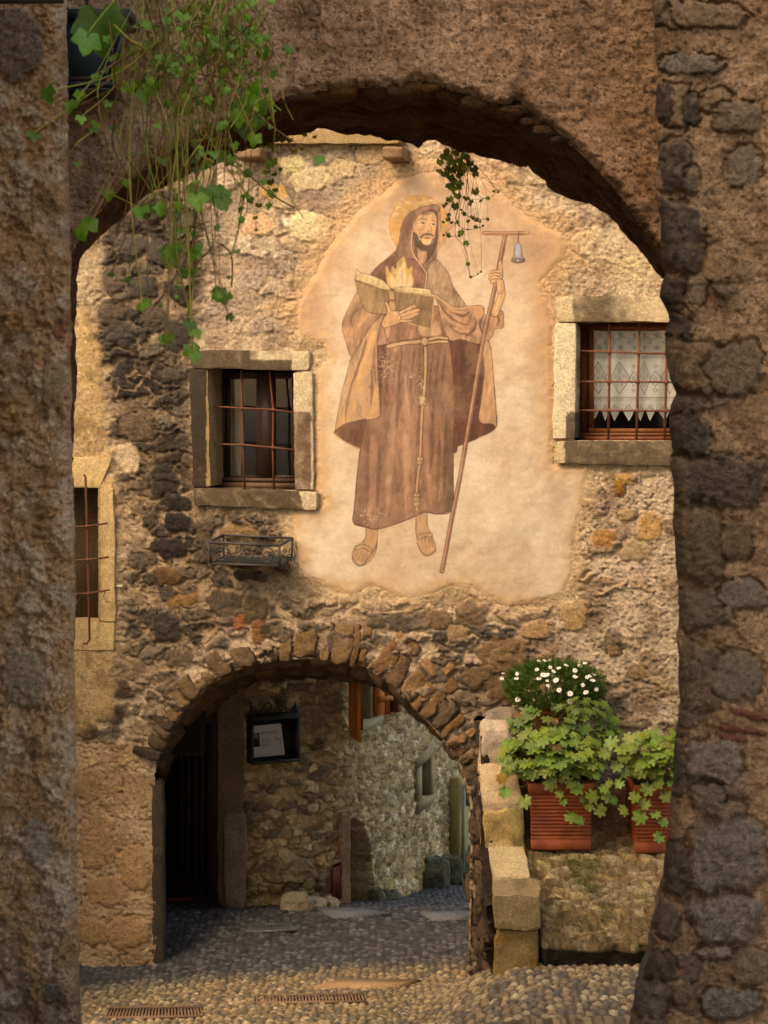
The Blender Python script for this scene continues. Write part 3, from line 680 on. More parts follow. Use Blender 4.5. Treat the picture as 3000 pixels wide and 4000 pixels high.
def stroke(pts, wd, col, alpha=0.9, smooth=True, taper=False, soft=None):
    p = Q(pts)
    if smooth and len(p) > 2: p = [tuple(t) for t in cat(p, False, 5)]
    a = np.array(p); s = win(a[:, 0].min(), a[:, 1].min(), a[:, 0].max(), a[:, 1].max(), wd * 2 + 6)
    x, y = GX[s], GY[s]; d = np.full(x.shape, 1e9)
    for k in range(len(p) - 1):
        (x0, y0), (x1, y1) = p[k], p[k + 1]; ex, ey = x1 - x0, y1 - y0
        t = np.clip(((x - x0) * ex + (y - y0) * ey) / (ex * ex + ey * ey + 1e-9), 0, 1)
        dd = np.hypot(x - x0 - t * ex, y - y0 - t * ey)
        if taper:
            tt = (k + t) / (len(p) - 1); dd = dd / np.maximum(0.15, 1 - np.abs(2 * tt - 1) ** 2)
        d = np.minimum(d, dd)
    sf = soft if soft else 1.3
    m = (1 - sst(wd / 2 - sf, wd / 2 + sf, d)) * alpha
    Pt[s] = mix(Pt[s], np.broadcast_to(col, x.shape + (3,)), m)
# ground tone: warm, paler towards the foot and round the figure
tA, tB, tC = sc(202, 170, 138), sc(228, 208, 180), sc(178, 136, 102)
n1 = fbm(GX / 170.0, GY / 200.0, 4, 21, 0.6); n2 = fbm(GX / 60.0, GY / 90.0, 4, 22, 0.6)
Pt[:] = mix(np.broadcast_to(tA, Pt.shape), np.broadcast_to(tB, Pt.shape), np.clip(0.30 + 1.0 * n1 + 0.45 * sst(1300, 2250, GY) + 0.25 * n2, 0, 1))
dk_m = np.clip(0.9 * np.exp(-((GX - 1185) / 90) ** 2 - ((GY - 1180) / 160) ** 2) + 0.55 * sst(1300, 800, GY) * sst(0.0, 0.5, n2 + 0.3) + 0.5 * np.exp(-((GX - 2130) / 50) ** 2) * sst(1900, 1400, GY) + 0.35 * np.exp(-((GX - 2200) / 90) ** 2 - ((GY - 1000) / 150) ** 2) + 0.4 * np.exp(-((GX - 2180) / 60) ** 2 - ((GY - 1950) / 120) ** 2), 0, 1)
Pt[:] = mix(Pt, np.broadcast_to(tC, Pt.shape), dk_m)
pale = np.exp(-((GX - 1400) / 70) ** 2 - ((GY - 930) / 110) ** 2) + 0.6 * np.exp(-((GX - 2000) / 80) ** 2 - ((GY - 1250) / 200) ** 2) + 0.7 * np.exp(-((GX - 1330) / 60) ** 2 - ((GY - 1750) / 260) ** 2)
Pt[:] = mix(Pt, np.broadcast_to(sc(226, 204, 172), Pt.shape), np.clip(pale, 0, 1) * 0.75)
Pt *= (1 + 0.05 * fbm(GX / 9.0, GY / 9.0, 3, 23))[..., None]
LN = sc(78, 38, 28)            # outline colour
robe = sc(144, 98, 70); robe_d = sc(70, 38, 28); red = sc(96, 44, 34); lite = sc(196, 154, 108); skin = sc(206, 162, 116); skin_d = sc(160, 108, 74)
def vfold(cx, w, k): return lambda x, y: 1
# halo
fill([(727 + 195 * math.cos(a), 387 + 200 * math.sin(a)) for a in np.linspace(0, 2 * math.pi, 40)[:-1]], sc(196, 146, 76), 0.9, 3, False, outline=sc(170, 110, 50), ow=1.5)
for (x, y, w, h) in ((575, 330, 26, 60), (650, 235, 60, 20), (760, 235, 70, 22), (600, 270, 30, 30), (560, 470, 18, 40), (810, 225, 40, 14)):
    s = win(*q_((x - w, y - h)), *q_((x + w, y + h)))
    cx, cy = q_((x, y)); e = np.exp(-((GX[s] - cx) / (w * .5)) ** 2 - ((GY[s] - cy) / (h * .5)) ** 2) * (fbm(GX[s] / 9, GY[s] / 9, 3, 5) > 0.0)
    Pt[s] = mix(Pt[s], np.broadcast_to(sc(226, 200, 150), GX[s].shape + (3,)), e * 0.8)
# dark inside of the cloak, right
fill([(900,1110),(965,1300),(968,1600),(948,1798),(1035,1792),(1140,1745),(1226,1692),(1226,1560),(1212,1400),(1180,1130),(1080,1100)], red, 1, outline=LN, shade=lambda x, y: 0.85 + 0.4 * np.sin(x / 11.0 + y / 90.0) * 0.4)
fill([(1135,1140),(1185,1150),(1215,1440),(1226,1670),(1200,1668),(1118,1650),(1130,1520),(1150,1320)], sc(190, 146, 104), 1, outline=LN, shade=lambda x, y: 0.95 + 0.14 * np.sin(x / 6.0 + y / 70.0))
fill([(452,1120),(530,1120),(560,1300),(500,1620),(470,1640),(470,1400)], red, 1)
fill([(905,1110),(990,1110),(985,1790),(930,1800),(920,1400)], red, 1)
# feet
ft = sc(188, 146, 104)
fill([(388,2320),(452,2320),(456,2430),(442,2500),(405,2560),(348,2588),(305,2565),(294,2515),(318,2462),(358,2435),(384,2392)], ft, 1, outline=LN, ow=2.2)
fill([(716,2230),(774,2230),(782,2320),(806,2382),(830,2450),(832,2496),(778,2524),(740,2494),(716,2432),(706,2330)], ft, 1, outline=LN, ow=2.2)
for p in ([(322,2462),(370,2450),(420,2478),(414,2500),(368,2472),(318,2486)],[(720,2392),(760,2378),(806,2376),(810,2396),(762,2400),(722,2416)]):
    fill(p, sc(196, 156, 108), 1, outline=LN, ow=2)
for k in range(4):
    stroke([(330 + k * 22, 2500 + k * 6), (312 + k * 22, 2545 + k * 6)], 2.2, LN, 0.8)
    stroke([(744 + k * 21, 2410), (752 + k * 21, 2486 - k * 6)], 2.2, LN, 0.8)
stroke([(298,2530),(330,2580),(370,2575),(425,2500),(455,2440)], 3, LN, 0.8); stroke([(712,2440),(745,2500),(790,2518),(832,2480)], 3, LN, 0.8)
# robe
def robe_sh(x, y):
    u = (x - 1400) / 400.0
    s = 1.0 + 0.16 * np.sin(x / 27.0 + 0.004 * (y - 1500) * np.sign(x - 1650)) + 0.08 * np.sin(x / 11.0 + y / 260.0)
    s = s - 0.28 * np.exp(-((x - 1748 - (y - 1700) * .02) / 26) ** 2) - 0.30 * np.exp(-((x - 1432 + (y - 1700) * .07) / 20) ** 2) - 0.22 * np.exp(-((x - 1690) / 13) ** 2) * sst(1250, 1500, y)
    s = s + 0.16 * np.exp(-((x - 1560) / 60) ** 2) * sst(1500, 1900, y) + 0.18 * np.exp(-((x - 1655 - (y - 1500) * .06) / 12) ** 2) - 0.12 * np.exp(-((y - 1520) / 120) ** 2)
    return s + 0.10 * sst(2200, 2320, y + (x - 1400) * .2)
fill([(540,1115),(520,1180),(488,1330),(474,1500),(388,1640),(352,1790),(328,2000),(310,2200),(303,2305),(340,2328),(390,2338),(450,2350),(560,2322),(690,2272),(762,2240),(850,2252),(942,2212),(946,2000),(950,1800),(966,1500),(942,1300),(925,1160),(880,1095)], robe, 1, outline=LN, shade=robe_sh, hair=0.13)
stroke([(352,1790),(328,2000),(310,2200),(303,2305),(390,2338),(450,2350),(560,2322),(690,2272),(762,2240),(850,2252),(942,2212),(948,1900),(958,1600),(950,1350)], 4.5, LN, 0.8)
for xs_, al in ((545, .55), (585, .4), (620, .6), (700, .6), (820, .6), (860, .55), (900, .6)):
    stroke([(xs_, 1180), (xs_ - 8, 1260), (xs_ - 22, 1380), (xs_ - 26, 1480)], 7, robe_d, al, True, True, 3)
for xs_, y0, y1 in ((400, 1760, 2290), (470, 1800, 2250), (860, 1700, 2180), (820, 1500, 2000), (905, 1600, 2150), (600, 1400, 1700)):
    stroke([(xs_, y0), (xs_ - 6, (y0 + y1) / 2), (xs_ - 18, y1)], 17, robe_d, 0.5, True, True, 6)
stroke([(640, 1330), (650, 1800), (640, 2200)], 26, sc(190, 150, 108), 0.4, True, True, 12)
stroke([(570, 1500), (540, 1900), (520, 2250)], 24, sc(190, 150, 108), 0.38, True, True, 12)
# torso under the book
fill([(500,960),(820,900),(930,1000),(920,1130),(780,1110),(540,1140),(470,1120)], sc(146, 96, 66), 1, outline=LN, shade=lambda x, y: 1 + 0.25 * np.sin(x / 14.0))
fill([(720,1010),(800,1060),(840,1000),(870,1090),(800,1100),(735,1090)], sc(190, 150, 112), 0.8, 4)
# left sleeve and cloak
fill([(345,808),(300,860),(268,930),(236,1000),(232,1060),(252,1130),(290,1235),(340,1190),(420,1150),(520,1130),(545,1040),(500,960),(440,955),(385,930)], sc(168, 122, 84), 1, outline=LN, shade=lambda x, y: 1.0 + 0.25 * np.sin((x + y) / 20.0))
fill([(500,955),(450,1000),(400,1060),(350,1150),(290,1240),(262,1340),(232,1450),(206,1590),(186,1700),(180,1728),(240,1672),(330,1648),(476,1620),(474,1500),(462,1330),(458,1130),(470,1050)], sc(186, 144, 100), 1, outline=LN, shade=lambda x, y: 1.02 + 0.14 * np.sin((x + 0.28 * y) / 13.0))
stroke([(462,1120),(462,1330),(474,1500),(478,1620)], 6, red, 0.75)
for a in ([(300,1380),(270,1500),(250,1640)], [(350,1250),(320,1340),(290,1420)], [(420,1300),(425,1420),(415,1560)], [(390,1100),(370,1200),(330,1300)], [(440,1150),(440,1290),(450,1420)]):
    stroke(a, 13, sc(104, 56, 40), 0.7, True, True, 4)
stroke([(350,1330),(350,1440),(360,1560)], 22, sc(214, 176, 130), 0.5, True, True, 9)
fill([(180,1728),(240,1676),(330,1650),(386,1640),(360,1760),(342,1828),(270,1790)], sc(104, 56, 40), 1, outline=LN)
stroke([(180,1732),(250,1786),(342,1830)], 5, sc(200, 156, 112), 0.9)
stroke([(400,900),(330,930),(290,980),(300,1060)], 9, sc(110, 66, 48), 0.6, True, True, 3)
stroke([(420,960),(360,1000),(330,1060)], 8, sc(214, 172, 126), 0.6, True, True, 3)
# shoulders / hooded cape
fill([(590,545),(520,600),(460,648),(414,700),(425,730),(530,790),(600,830),(700,820),(760,790),(772,700),(740,640),(690,570)], sc(122, 74, 56), 1, outline=LN, shade=lambda x, y: 0.95 + 0.2 * np.sin((x - y) / 17.0))
fill([(832,600),(885,650),(922,702),(945,770),(985,835),(1032,908),(960,915),(890,878),(832,838),(780,800),(764,770),(776,700),(780,650)], sc(160, 128, 94), 1, outline=LN, shade=lambda x, y: 1.0 + 0.12 * np.sin((x - y * .5) / 15.0))
fill([(575,562),(598,480),(610,400),(640,330),(700,282),(770,256),(834,247),(856,266),(864,340),(864,440),(852,520),(834,600),(800,625),(775,680),(740,640),(690,600),(640,600),(600,590)], sc(140, 96, 70), 1, outline=LN, shade=lambda x, y: 0.95 + 0.16 * np.sin((x + y * .3) / 13.0))
fill([(690,430),(700,370),(730,320),(780,286),(836,280),(850,330),(850,440),(840,520),(812,580),(765,628),(720,590),(694,520)], sc(84, 54, 42), 1, 2)
stroke([(684,420),(676,500),(690,570),(740,640),(776,700),(766,790)], 5, sc(206, 164, 120), 0.8)
stroke([(690,420),(684,500),(698,565),(748,636),(784,700),(772,790)], 3.5, LN, 0.8)
stroke([(640,330),(620,420),(606,520)], 9, sc(104, 64, 48), 0.55, True, True, 3); stroke([(700,300),(660,400),(650,520)], 10, sc(104, 64, 48), 0.4, True, True, 4)
stroke([(856,300),(862,430),(846,540)], 4, sc(200, 160, 118), 0.7)
# neck and head
fill([(716,520),(770,545),(776,600),(746,634),(722,590)], sc(170, 124, 86), 1, 2)
fill([(690,415),(698,368),(722,326),(762,302),(810,296),(838,325),(838,385),(830,430),(822,475),(806,508),(775,528),(740,515),(710,480)], skin, 1, 2, shade=lambda x, y: 1 + 0.14 * sst(1620, 1660, x) - 0.20 * sst(1640, 1612, x))
beard = sc(72, 52, 42)
fill([(690,425),(700,480),(714,522),(742,548),(778,548),(802,522),(814,492),(822,470),(818,462),(800,500),(778,510),(752,500),(738,480),(724,470),(716,440)], beard, 0.95, 2.2, hair=.3)
fill([(730,462),(745,442),(770,432),(800,434),(820,446),(822,458),(802,448),(780,448),(756,452),(742,468)], beard, 0.9, 2, hair=.3)
fill([(756,462),(778,454),(798,460),(804,466),(780,472),(758,470)], sc(170, 104, 78), 0.95, 1)
stroke([(756,464),(780,464),(804,464)], 1.8, LN, 0.9)
stroke([(722,352),(745,338),(782,348)], 4.5, beard, 0.85, True, True); stroke([(802,350),(820,352),(832,364)], 4.5, beard, 0.85, True, True)
for (ex, ey) in ((748, 372), (818, 380)):
    fill([(ex - 20, ey + 3), (ex - 4, ey - 9), (ex + 17, ey + 1), (ex, ey + 8)], sc(224, 206, 176), 1, 1)
    fill([(ex - 4, ey - 7), (ex + 7, ey - 7), (ex + 8, ey + 3), (ex - 3, ey + 3)], sc(70, 56, 48), 1, 1)
    stroke([(ex - 20, ey + 2), (ex - 4, ey - 9), (ex + 17, ey)], 2.6, LN, 0.9)
    stroke([(ex - 16, ey + 12), (ex, ey + 15), (ex + 14, ey + 10)], 3, skin_d, 0.6)
stroke([(794,352),(802,385),(808,412),(796,424),(782,418)], 3, skin_d, 0.95); stroke([(796,352),(799,390)], 4, sc(226, 188, 144), 0.7)
stroke([(722,390),(730,430),(745,440)], 8, skin_d, 0.5, True, True, 3)
fill([(736,312),(780,296),(820,298),(800,312),(770,318)], sc(96, 66, 50), 0.7, 3)
fill([(745,712 - 12),(760,698),(768,712),(758,726),(744,722)], sc(130, 84, 60), 1, 1.2, outline=LN, ow=1.6)
# right sleeve
fill([(832,830),(890,870),(960,912),(1060,906),(1140,906),(1156,970),(1200,960),(1235,930),(1270,945),(1274,1010),(1268,1048),(1215,1058),(1200,1105),(1130,1148),(1080,1145),(1000,1120),(930,1128),(890,1060),(868,980),(850,900)], sc(176, 128, 90), 1, outline=LN, shade=lambda x, y: 1.0 + 0.22 * np.sin((x * .5 - y) / 12.0))
for a in ([(850,860),(900,950),(980,1010),(1060,1030)], [(900,1000),(980,1070),(1080,1100)], [(1060,940),(1010,970),(940,940)], [(1150,960),(1120,1020),(1140,1090)], [(1020,1110),(1080,1060),(1100,990)], [(1230,960),(1245,1000),(1225,1040)]):
    stroke(a, 10, sc(92, 46, 34), 0.8, True, True, 3)
for a in ([(880,880),(960,940),(1040,945)], [(940,1040),(1000,1070),(1060,1060)]):
    stroke(a, 9, sc(220, 176, 132), 0.6, True, True, 3)
stroke([(832,836),(900,884),(965,922),(1060,910),(1140,910)], 5, sc(214, 170, 124), 0.8)
# forearm
fill([(1196,960),(1205,905),(1230,858),(1240,790),(1228,730),(1262,725),(1282,790),(1282,850),(1262,905),(1240,960),(1215,975)], skin, 1, 1.6, outline=LN, ow=2.2, shade=lambda x, y: 1 + 0.14 * np.sin(x / 7.0))
# staff
st_ = [(1286,448),(1255,600),(1212,815),(1170,1000),(1135,1170),(1080,1500),(1048,1690),(985,2050),(930,2330),(888,2560),(874,2622)]
stroke(st_, 18.5, LN, 1.0); stroke(st_, 14.5, sc(150, 98, 72), 1.0); stroke([(x - 5, y) for x, y in st_], 4, sc(198, 150, 112), 0.8); stroke([(x + 7, y) for x, y in st_], 2.5, sc(110, 64, 48), 0.8)
stroke([(1148,434),(1290,436),(1436,432)], 17, LN, 1.0); stroke([(1148,434),(1290,436),(1436,432)], 13, sc(152, 96, 66), 1.0); stroke([(1150,430),(1430,428)], 3, sc(206, 160, 116), 0.8)
fill([(862,2616),(874,2632),(892,2626),(892,2612)], sc(180, 136, 100), 1, 1.2, outline=LN, ow=1.6)
# hand on the staff: four curled fingers and a thumb
fill([(1238,640),(1246,612),(1256,606),(1266,640),(1270,700),(1262,730),(1244,712)], skin, 1, 1.4, outline=LN, ow=2)
for k, (x, y, w) in enumerate(((1232, 684, 40), (1226, 704, 46), (1222, 724, 46), (1226, 744, 38))):
    fill([(x - w, y + 6), (x - w + 6, y - 8), (x, y - 14), (x + 26, y - 6), (x + 30, y + 6), (x, y + 4), (x - w + 14, y + 16)], skin, 1, 1.3, outline=LN, ow=1.8)
fill([(1232,740),(1268,735),(1276,790),(1250,830),(1232,800)], skin, 1, 1.4, outline=LN, ow=1.6)
# bell
fill([(1368,496),(1350,512),(1342,540),(1340,580),(1326,606),(1330,620),(1366,628),(1402,620),(1412,606),(1396,580),(1392,540),(1386,512)], sc(150, 150, 156), 1, 1.6, outline=sc(80, 64, 70), ow=2, shade=lambda x, y: 1 + 0.35 * np.sin((x - 2010) / 9.0))
fill([(1328,606),(1366,594),(1408,606),(1400,620),(1366,627),(1332,620)], sc(120, 96, 92), 1, 1, outline=sc(80, 64, 70), ow=1.5); fill([(1360,604),(1374,604),(1372,616),(1362,616)], sc(190, 190, 180), 1, 1)
stroke([(1376,418),(1372,450),(1370,492)], 4, sc(100, 56, 48), 0.95, True)
# flame
fill([(545,792),(518,735),(512,668),(522,650),(545,695),(556,645),(578,668),(590,622),(626,588),(642,622),(654,668),(684,650),(680,700),(694,735),(672,786)], sc(206, 166, 92), .9, 3)
fill([(560,790),(540,740),(552,700),(575,730),(582,680),(610,650),(628,620),(640,680),(656,720),(670,700),(680,740),(662,786)], sc(218, 194, 148), .9, 5, hair=.15)
for a in ([(590,780),(580,720),(600,650)], [(640,780),(650,720),(632,650)], [(615,780),(620,700),(626,630)]):
    stroke(a, 5, sc(200, 160, 96), 0.6, True, True)
# book
fill([(315,735),(325,668),(350,692),(425,708),(500,742),(546,798),(520,806),(440,780)], sc(222, 196, 146), 1, 1.5, False, outline=LN, ow=2)
fill([(560,802),(580,784),(660,782),(800,796),(808,832),(700,822)], sc(226, 200, 150), 1, 1.5, False, outline=LN, ow=2)
for k in range(3):
    stroke([(320 + k, 722 - 14 * k), (430, 768 - 14 * k), (524, 802 - 6 * k)], 1.6, sc(130, 92, 56), 0.7); stroke([(575, 800 - 4 * k), (690, 808 - 6 * k), (804, 824 - 7 * k)], 1.6, sc(130, 92, 56), 0.7)
olive = sc(130, 102, 62)
fill([(313,737),(420,776),(527,810),(533,962),(440,956),(385,942),(345,862)], sc(148, 116, 70), 1, 1.5, False, outline=LN, ow=2.2, shade=lambda x, y: 1 + 0.2 * fbm(x / 30, y / 30, 3, 3))
fill([(566,808),(700,824),(826,842),(806,1056),(650,1012),(545,960)], olive, 1, 1.5, False, outline=sc(200, 164, 100), ow=2.4, shade=lambda x, y: 0.95 + 0.2 * fbm(x / 30, y / 30, 3, 4))
fill([(525,800),(566,806),(578,936),(534,942)], sc(168, 132, 78), 1, 1.5, False, outline=LN, ow=2); fill([(528,862),(570,860),(572,874),(530,878)], sc(120, 84, 48), .9, 1, False)
# left hand, thumb and four fingers on the cover
fill([(484,1046),(498,985),(516,958),(522,925),(500,884),(510,874),(524,884),(542,922),(552,938),(600,938),(640,950),(650,985),(600,1012),(556,1034)], skin, 1, 1.5, outline=LN, ow=2.2)
fill([(596,944),(640,922),(694,897),(707,902),(704,912),(650,938),(608,960)], skin, 1, 1.2, outline=LN, ow=1.9)
fill([(606,962),(660,938),(722,922),(735,930),(726,942),(670,964),(622,982)], skin, 1, 1.2, outline=LN, ow=1.9)
fill([(612,980),(670,962),(722,944),(732,952),(720,964),(660,990),(620,996)], skin, 1, 1.2, outline=LN, ow=1.9)
fill([(604,996),(650,992),(686,996),(690,1004),(660,1010),(612,1010)], skin, 1, 1.2, outline=LN, ow=1.9)
for a in ([(520,990),(560,975),(600,955)], [(530,1010),(580,1000),(618,990)], [(520,960),(540,950)]): stroke(a, 3, skin_d, 0.6)
fill([(484,1040),(500,1050),(520,1130),(545,1142),(470,1160),(458,1140)], sc(166, 118, 82), 1, 1.5, outline=LN)
# rope belt and hanging cord
rp = sc(206, 168, 120)
def rope(pts, w):
    stroke(pts, w + 6.5, LN, 0.95); stroke(pts, w, rp, 1)
    p = np.array(cat([np.array(t, float) for t in pts], False, 8)); L_ = np.concatenate([[0], np.cumsum(np.hypot(*np.diff(p, axis=0).T))])
    for s_ in np.arange(4, L_[-1], 11):
        x = np.interp(s_, L_, p[:, 0]); y = np.interp(s_, L_, p[:, 1]); x2 = np.interp(s_ + 3, L_, p[:, 0]); y2 = np.interp(s_ + 3, L_, p[:, 1])
        tx, ty = x2 - x, y2 - y; l = math.hypot(tx, ty) + 1e-6; tx /= l; ty /= l
        stroke([(x - ty * 7 - tx * 4, y + tx * 7 - ty * 4), (x + ty * 7 + tx * 4, y - tx * 7 + ty * 4)], 1.8, LN, 0.7, False)
rope([(528,1168),(620,1146),(742,1134)], 12); rope([(780,1128),(840,1110),(908,1114)], 9); rope([(785,1146),(850,1136),(908,1136)], 8)
stroke([(728,1180),(735,1400),(720,1700),(700,2050)], 5, robe_d, 0.5)
rope([(768,1176),(770,1300),(764,1420),(756,1500)], 9)
for (x, y, r) in ((765, 1135, 26), (752, 1505, 22), (748, 1535, 18), (736, 1896, 20), (732, 1920, 17), (710, 2130, 22), (708, 2160, 22), (710, 2186, 20)):
    fill([(x + r * math.cos(a), y + r * 0.95 * math.sin(a)) for a in np.linspace(0, 2 * math.pi, 12)[:-1]], rp, 1, 1.2, outline=LN, ow=2)
    for k in (-1, 0, 1): stroke([(x + k * r * .5 - 3, y - r * .6), (x + k * r * .5 + 3, y + r * .6)], 1.8, LN, 0.7, False)
rope([(750,1552),(742,1700),(736,1875)], 8); rope([(730,1940),(716,2040),(710,2110)], 8); stroke([(710,2205),(712,2232)], 9, LN, 0.9); stroke([(710,2205),(712,2230)], 6, rp, 1)
# flaked, rubbed patches
fl = np.clip(fbm(GX / 7.0, GY / 7.0, 3, 61) - 0.42, 0, 1) * 1.5 * np.clip(fbm(GX / 90.0, GY / 90.0, 3, 62) + 0.05, 0, 1)
for (x, y, w, h) in ((520, 1290, 40, 60), (740, 1440, 16, 70), (680, 1370, 20, 20), (420, 2260, 60, 30)):
    cx, cy = q_((x, y)); fl += 0.5 * np.exp(-((GX - cx) / w) ** 2 - ((GY - cy) / h) ** 2) * (fbm(GX / 5.0, GY / 5.0, 2, 63) > 0.25)
Pt[:] = mix(Pt, np.broadcast_to(sc(214, 186, 150), Pt.shape), np.clip(fl, 0, 0.6))
# brushwork: streaks of darker and lighter wash inside the figure, uneven fading, hairline cracks
lumv = Pt.mean(-1); fig = sst(.36, .26, lumv)
strk = fbm((GX * .9 + GY * .35) / 5.0, (GY - GX * .3) / 42.0, 4, 301, .6); strk2 = fbm((GX - GY * .15) / 16.0, GY / 90.0, 3, 305, .6)
Pt[:] = Pt * (1 + fig * (.13 * strk + .34 * strk2))[..., None]
Pt[:] = mix(Pt, Pt.mean(-1, keepdims=True) * np.array([1.42, 1.04, .82]), fig * .35)
Pt[:] = Pt * (1 + .14 * fig)[..., None]
gcol = mix(np.broadcast_to(sc(200, 162, 124), Pt.shape), Pt, .2)
Pt[:] = mix(Pt, gcol, np.clip(.22 * sst(.0, .6, fbm(GX / 60.0, GY / 90.0, 4, 307, .6)) + .03, 0, 1))
crk = np.clip(1 - np.abs(fbm(GX / 130.0, GY / 160.0, 5, 309, .6)) / .006, 0, 1) * sst(-.1, .3, fbm(GX / 200.0, GY / 200.0, 2, 311))
Pt[:] = mix(Pt, Pt * .72, crk)
# crayon-like softening of the paint (old limewash)
Pt[:] = mix(Pt, np.broadcast_to(sc(206, 168, 124), Pt.shape), 0.05)
Pt[:] = Pt * (1 + 0.07 * fbm(GX / 5.0, GY / 5.0, 2, 66))[..., None]
dmu = sdf(GX, GY, mural_poly) + 9 * fbm(GX / 34.0, GY / 34.0, 4, 71, .6) + 4 * fbm(GX / 9.0, GY / 9.0, 2, 72)
Pt[:] = mix(Pt, np.broadcast_to(sc(204, 164, 118), Pt.shape), sst(85, -4, dmu + 40 * fbm(GX / 30.0, GY / 30.0, 4, 75)) * 0.75)
rel = 0.016 + 0.012 * fbm(GX / 150.0, GY / 150.0, 3, 73) + 0.0025 * fbm(GX / 26.0, GY / 26.0, 3, 74) - 0.012 * sst(26, -6, dmu) - 0.02 * sst(2, -8, dmu)
Vm = P(GX, GY, 0.0) + rel[..., None] * NV
mu = grid_mesh('mural', Vm, np.clip(Pt * np.array([.76, .75, .745]), 0.003, 0.9), M['plaster'], None, cellmid(dmu) > -3)
tagit(mu, 'faded mural of a hooded bearded monk with halo, book and staff', 'mural')

# wrought-iron flower box holder
fb = thing('flower_box_holder', 'empty wrought iron flower box holder with scrolls under the left window', 'flower box', tuple(P(980, 2160).tolist()))
ic = sc(52, 46, 40); b1 = MB()
A0, A1, A2, A3 = (813, 2118), (1091, 2132), (1142, 2102), (872, 2090)
B0, B1, B2, B3 = (825, 2202), (1093, 2211), (1140, 2178), (874, 2172)
def fbp(i, top): 
    return PW(*[(A0, A1, A2, A3), (B0, B1, B2, B3)][0 if top else 1][i], 0.30 if i < 2 else 0.05)
for top in (True, False):
    for i in range(4):
        b1.tube([fbp(i, top), fbp((i + 1) % 4, top)], 0.011, ic, 6)
for i in range(4): b1.tube([fbp(i, True), fbp(i, False)], 0.010, ic, 6)
b1.build('frame', M['iron'], fb)
b1 = MB(); b1.add([fbp(i, False) for i in range(4)], [(0, 1, 2, 3)], sc(34, 38, 32)); 
b1.build('tray', M['iron'], fb)
def scroll(mb, cx, cy, r, turns, a0, sgn, n, rad, tail=None):
    pts = []
    for k in range(int(22 * turns) + 1):
        t = k / (22 * turns); a = a0 + sgn * t * turns * 2 * math.pi; rr = r * (0.22 + 0.78 * (1 - t))
        pts.append(PW(cx + rr * math.cos(a), cy + rr * math.sin(a), n))
    if tail: pts = [PW(x, y, n) for x, y in tail] + pts
    mb.tube(pts, rad, ic, 5)
sc1 = MB()
scroll(sc1, 862, 2166, 24, 1.7, 0.3, 1, 0.31, .006); scroll(sc1, 1044, 2172, 25, 1.7, math.pi - .3, -1, 0.31, .006)
scroll(sc1, 930, 2146, 12, 1.3, 2.6, -1, 0.31, .005); scroll(sc1, 968, 2150, 15, 1.3, 0.3, 1, 0.31, .005)
sc1.tube([PW(x, y, .31) for x, y in cat([(838, 2160), (850, 2138), (880, 2140), (900, 2164), (926, 2178), (945, 2160)], False, 6)], .006, ic, 5)
sc1.tube([PW(x, y, .31) for x, y in cat([(955, 2168), (975, 2180), (1000, 2160), (1030, 2138), (1062, 2146), (1070, 2172)], False, 6)], .006, ic, 5)
scroll(sc1, 1135, 2178, 16, 1.4, 2.0, 1, 0.16, .006); scroll(sc1, 1112, 2150, 9, 1.2, 0.0, 1, 0.22, .005); sc1.tube([PW(x, y, .2) for x, y in cat([(1128, 2160), (1134, 2142), (1148, 2150), (1152, 2176), (1148, 2196)], False, 6)], .006, ic, 5)
sc1.build('scrollwork', M['iron'], fb, True)
# ================================================================== GROUND
def gz(X, Y):
    X = np.asarray(X, float); Y = np.asarray(Y, float)
    s = np.where(Y < 13.9, 0.15 * (13.9 - Y), 0.0)
    s = s + np.where(Y < 11.6, 0.16 * (11.6 - Y), 0.0)
    s = np.minimum(s, 3.27 + 0 * Y)
    far = np.interp(Y, [13.9, 15.5, 16.3, 17.5, 18.8, 20.5, 23, 60], [0, 0.03, -0.16, -0.48, -0.75, -1.22, -1.8, -6.0])
    s = np.where(Y >= 13.9, far, s)
    s = s + 0.08 * np.clip(X, -2.5, 0) * sst(15.8, 14.6, Y)
    bump = 0.38 * sst(0.15, 1.02, X) * sst(13.75, 12.35, Y) * sst(10.9, 12.0, Y)
    return s + bump
gx_ = np.concatenate([[-60, -30, -15, -8, -5, -4, -3.4], np.arange(-3.0, 2.9, 0.0145), [3.2, 4, 6, 10, 20, 40, 60]])
gy_ = np.concatenate([[-60, -30, -10, -4, 0], np.arange(1, 11.2, 0.5), np.arange(11.4, 14.6, 0.0125), np.arange(14.6, 19, 0.02), np.arange(19, 24, 0.035), [24.5, 26, 30, 40, 60]])
X, Y = np.meshgrid(gx_, gy_)
Zg = gz(X, Y)
fine = (sst(-3.05, -2.95, X) * sst(2.9, 2.8, X) * sst(11.4, 11.5, Y) * sst(24, 23.8, Y))
wx = X / 0.062 + 0.25 * fbm(X * 4, Y * 4, 3, 5); wy = Y / 0.050 + 0.25 * fbm(X * 4, Y * 4, 3, 6)
f1, f2, ci, cj = worley(wx, wy, 71, 0.7)
dome = np.clip(1 - (f1 / 0.62) ** 2.2, 0, 1)
e = sst(0.02, 0.3, f2 - f1)
hgt = (0.7 + 0.6 * _h2(ci, cj, 3))
Zg = Zg + fine * ((0.024 - .009 * sst(13.9, 14.3, Y)) * dome * e * hgt + 0.02 * fbm(X * 1.6, Y * 1.6, 3, 9) + 0.006 * fbm(X * 9, Y * 9, 3, 10))
pal = np.array([sc(150, 128, 92), sc(132, 112, 82), sc(112, 100, 80), sc(160, 138, 100), sc(124, 104, 76), sc(96, 88, 74), sc(148, 120, 84), sc(172, 152, 116)])
kk = np.minimum((_h2(ci, cj, 12) * 8).astype(int), 7)
Cg = pal[kk] * (0.8 + 0.4 * _h2(ci, cj, 13))[..., None]
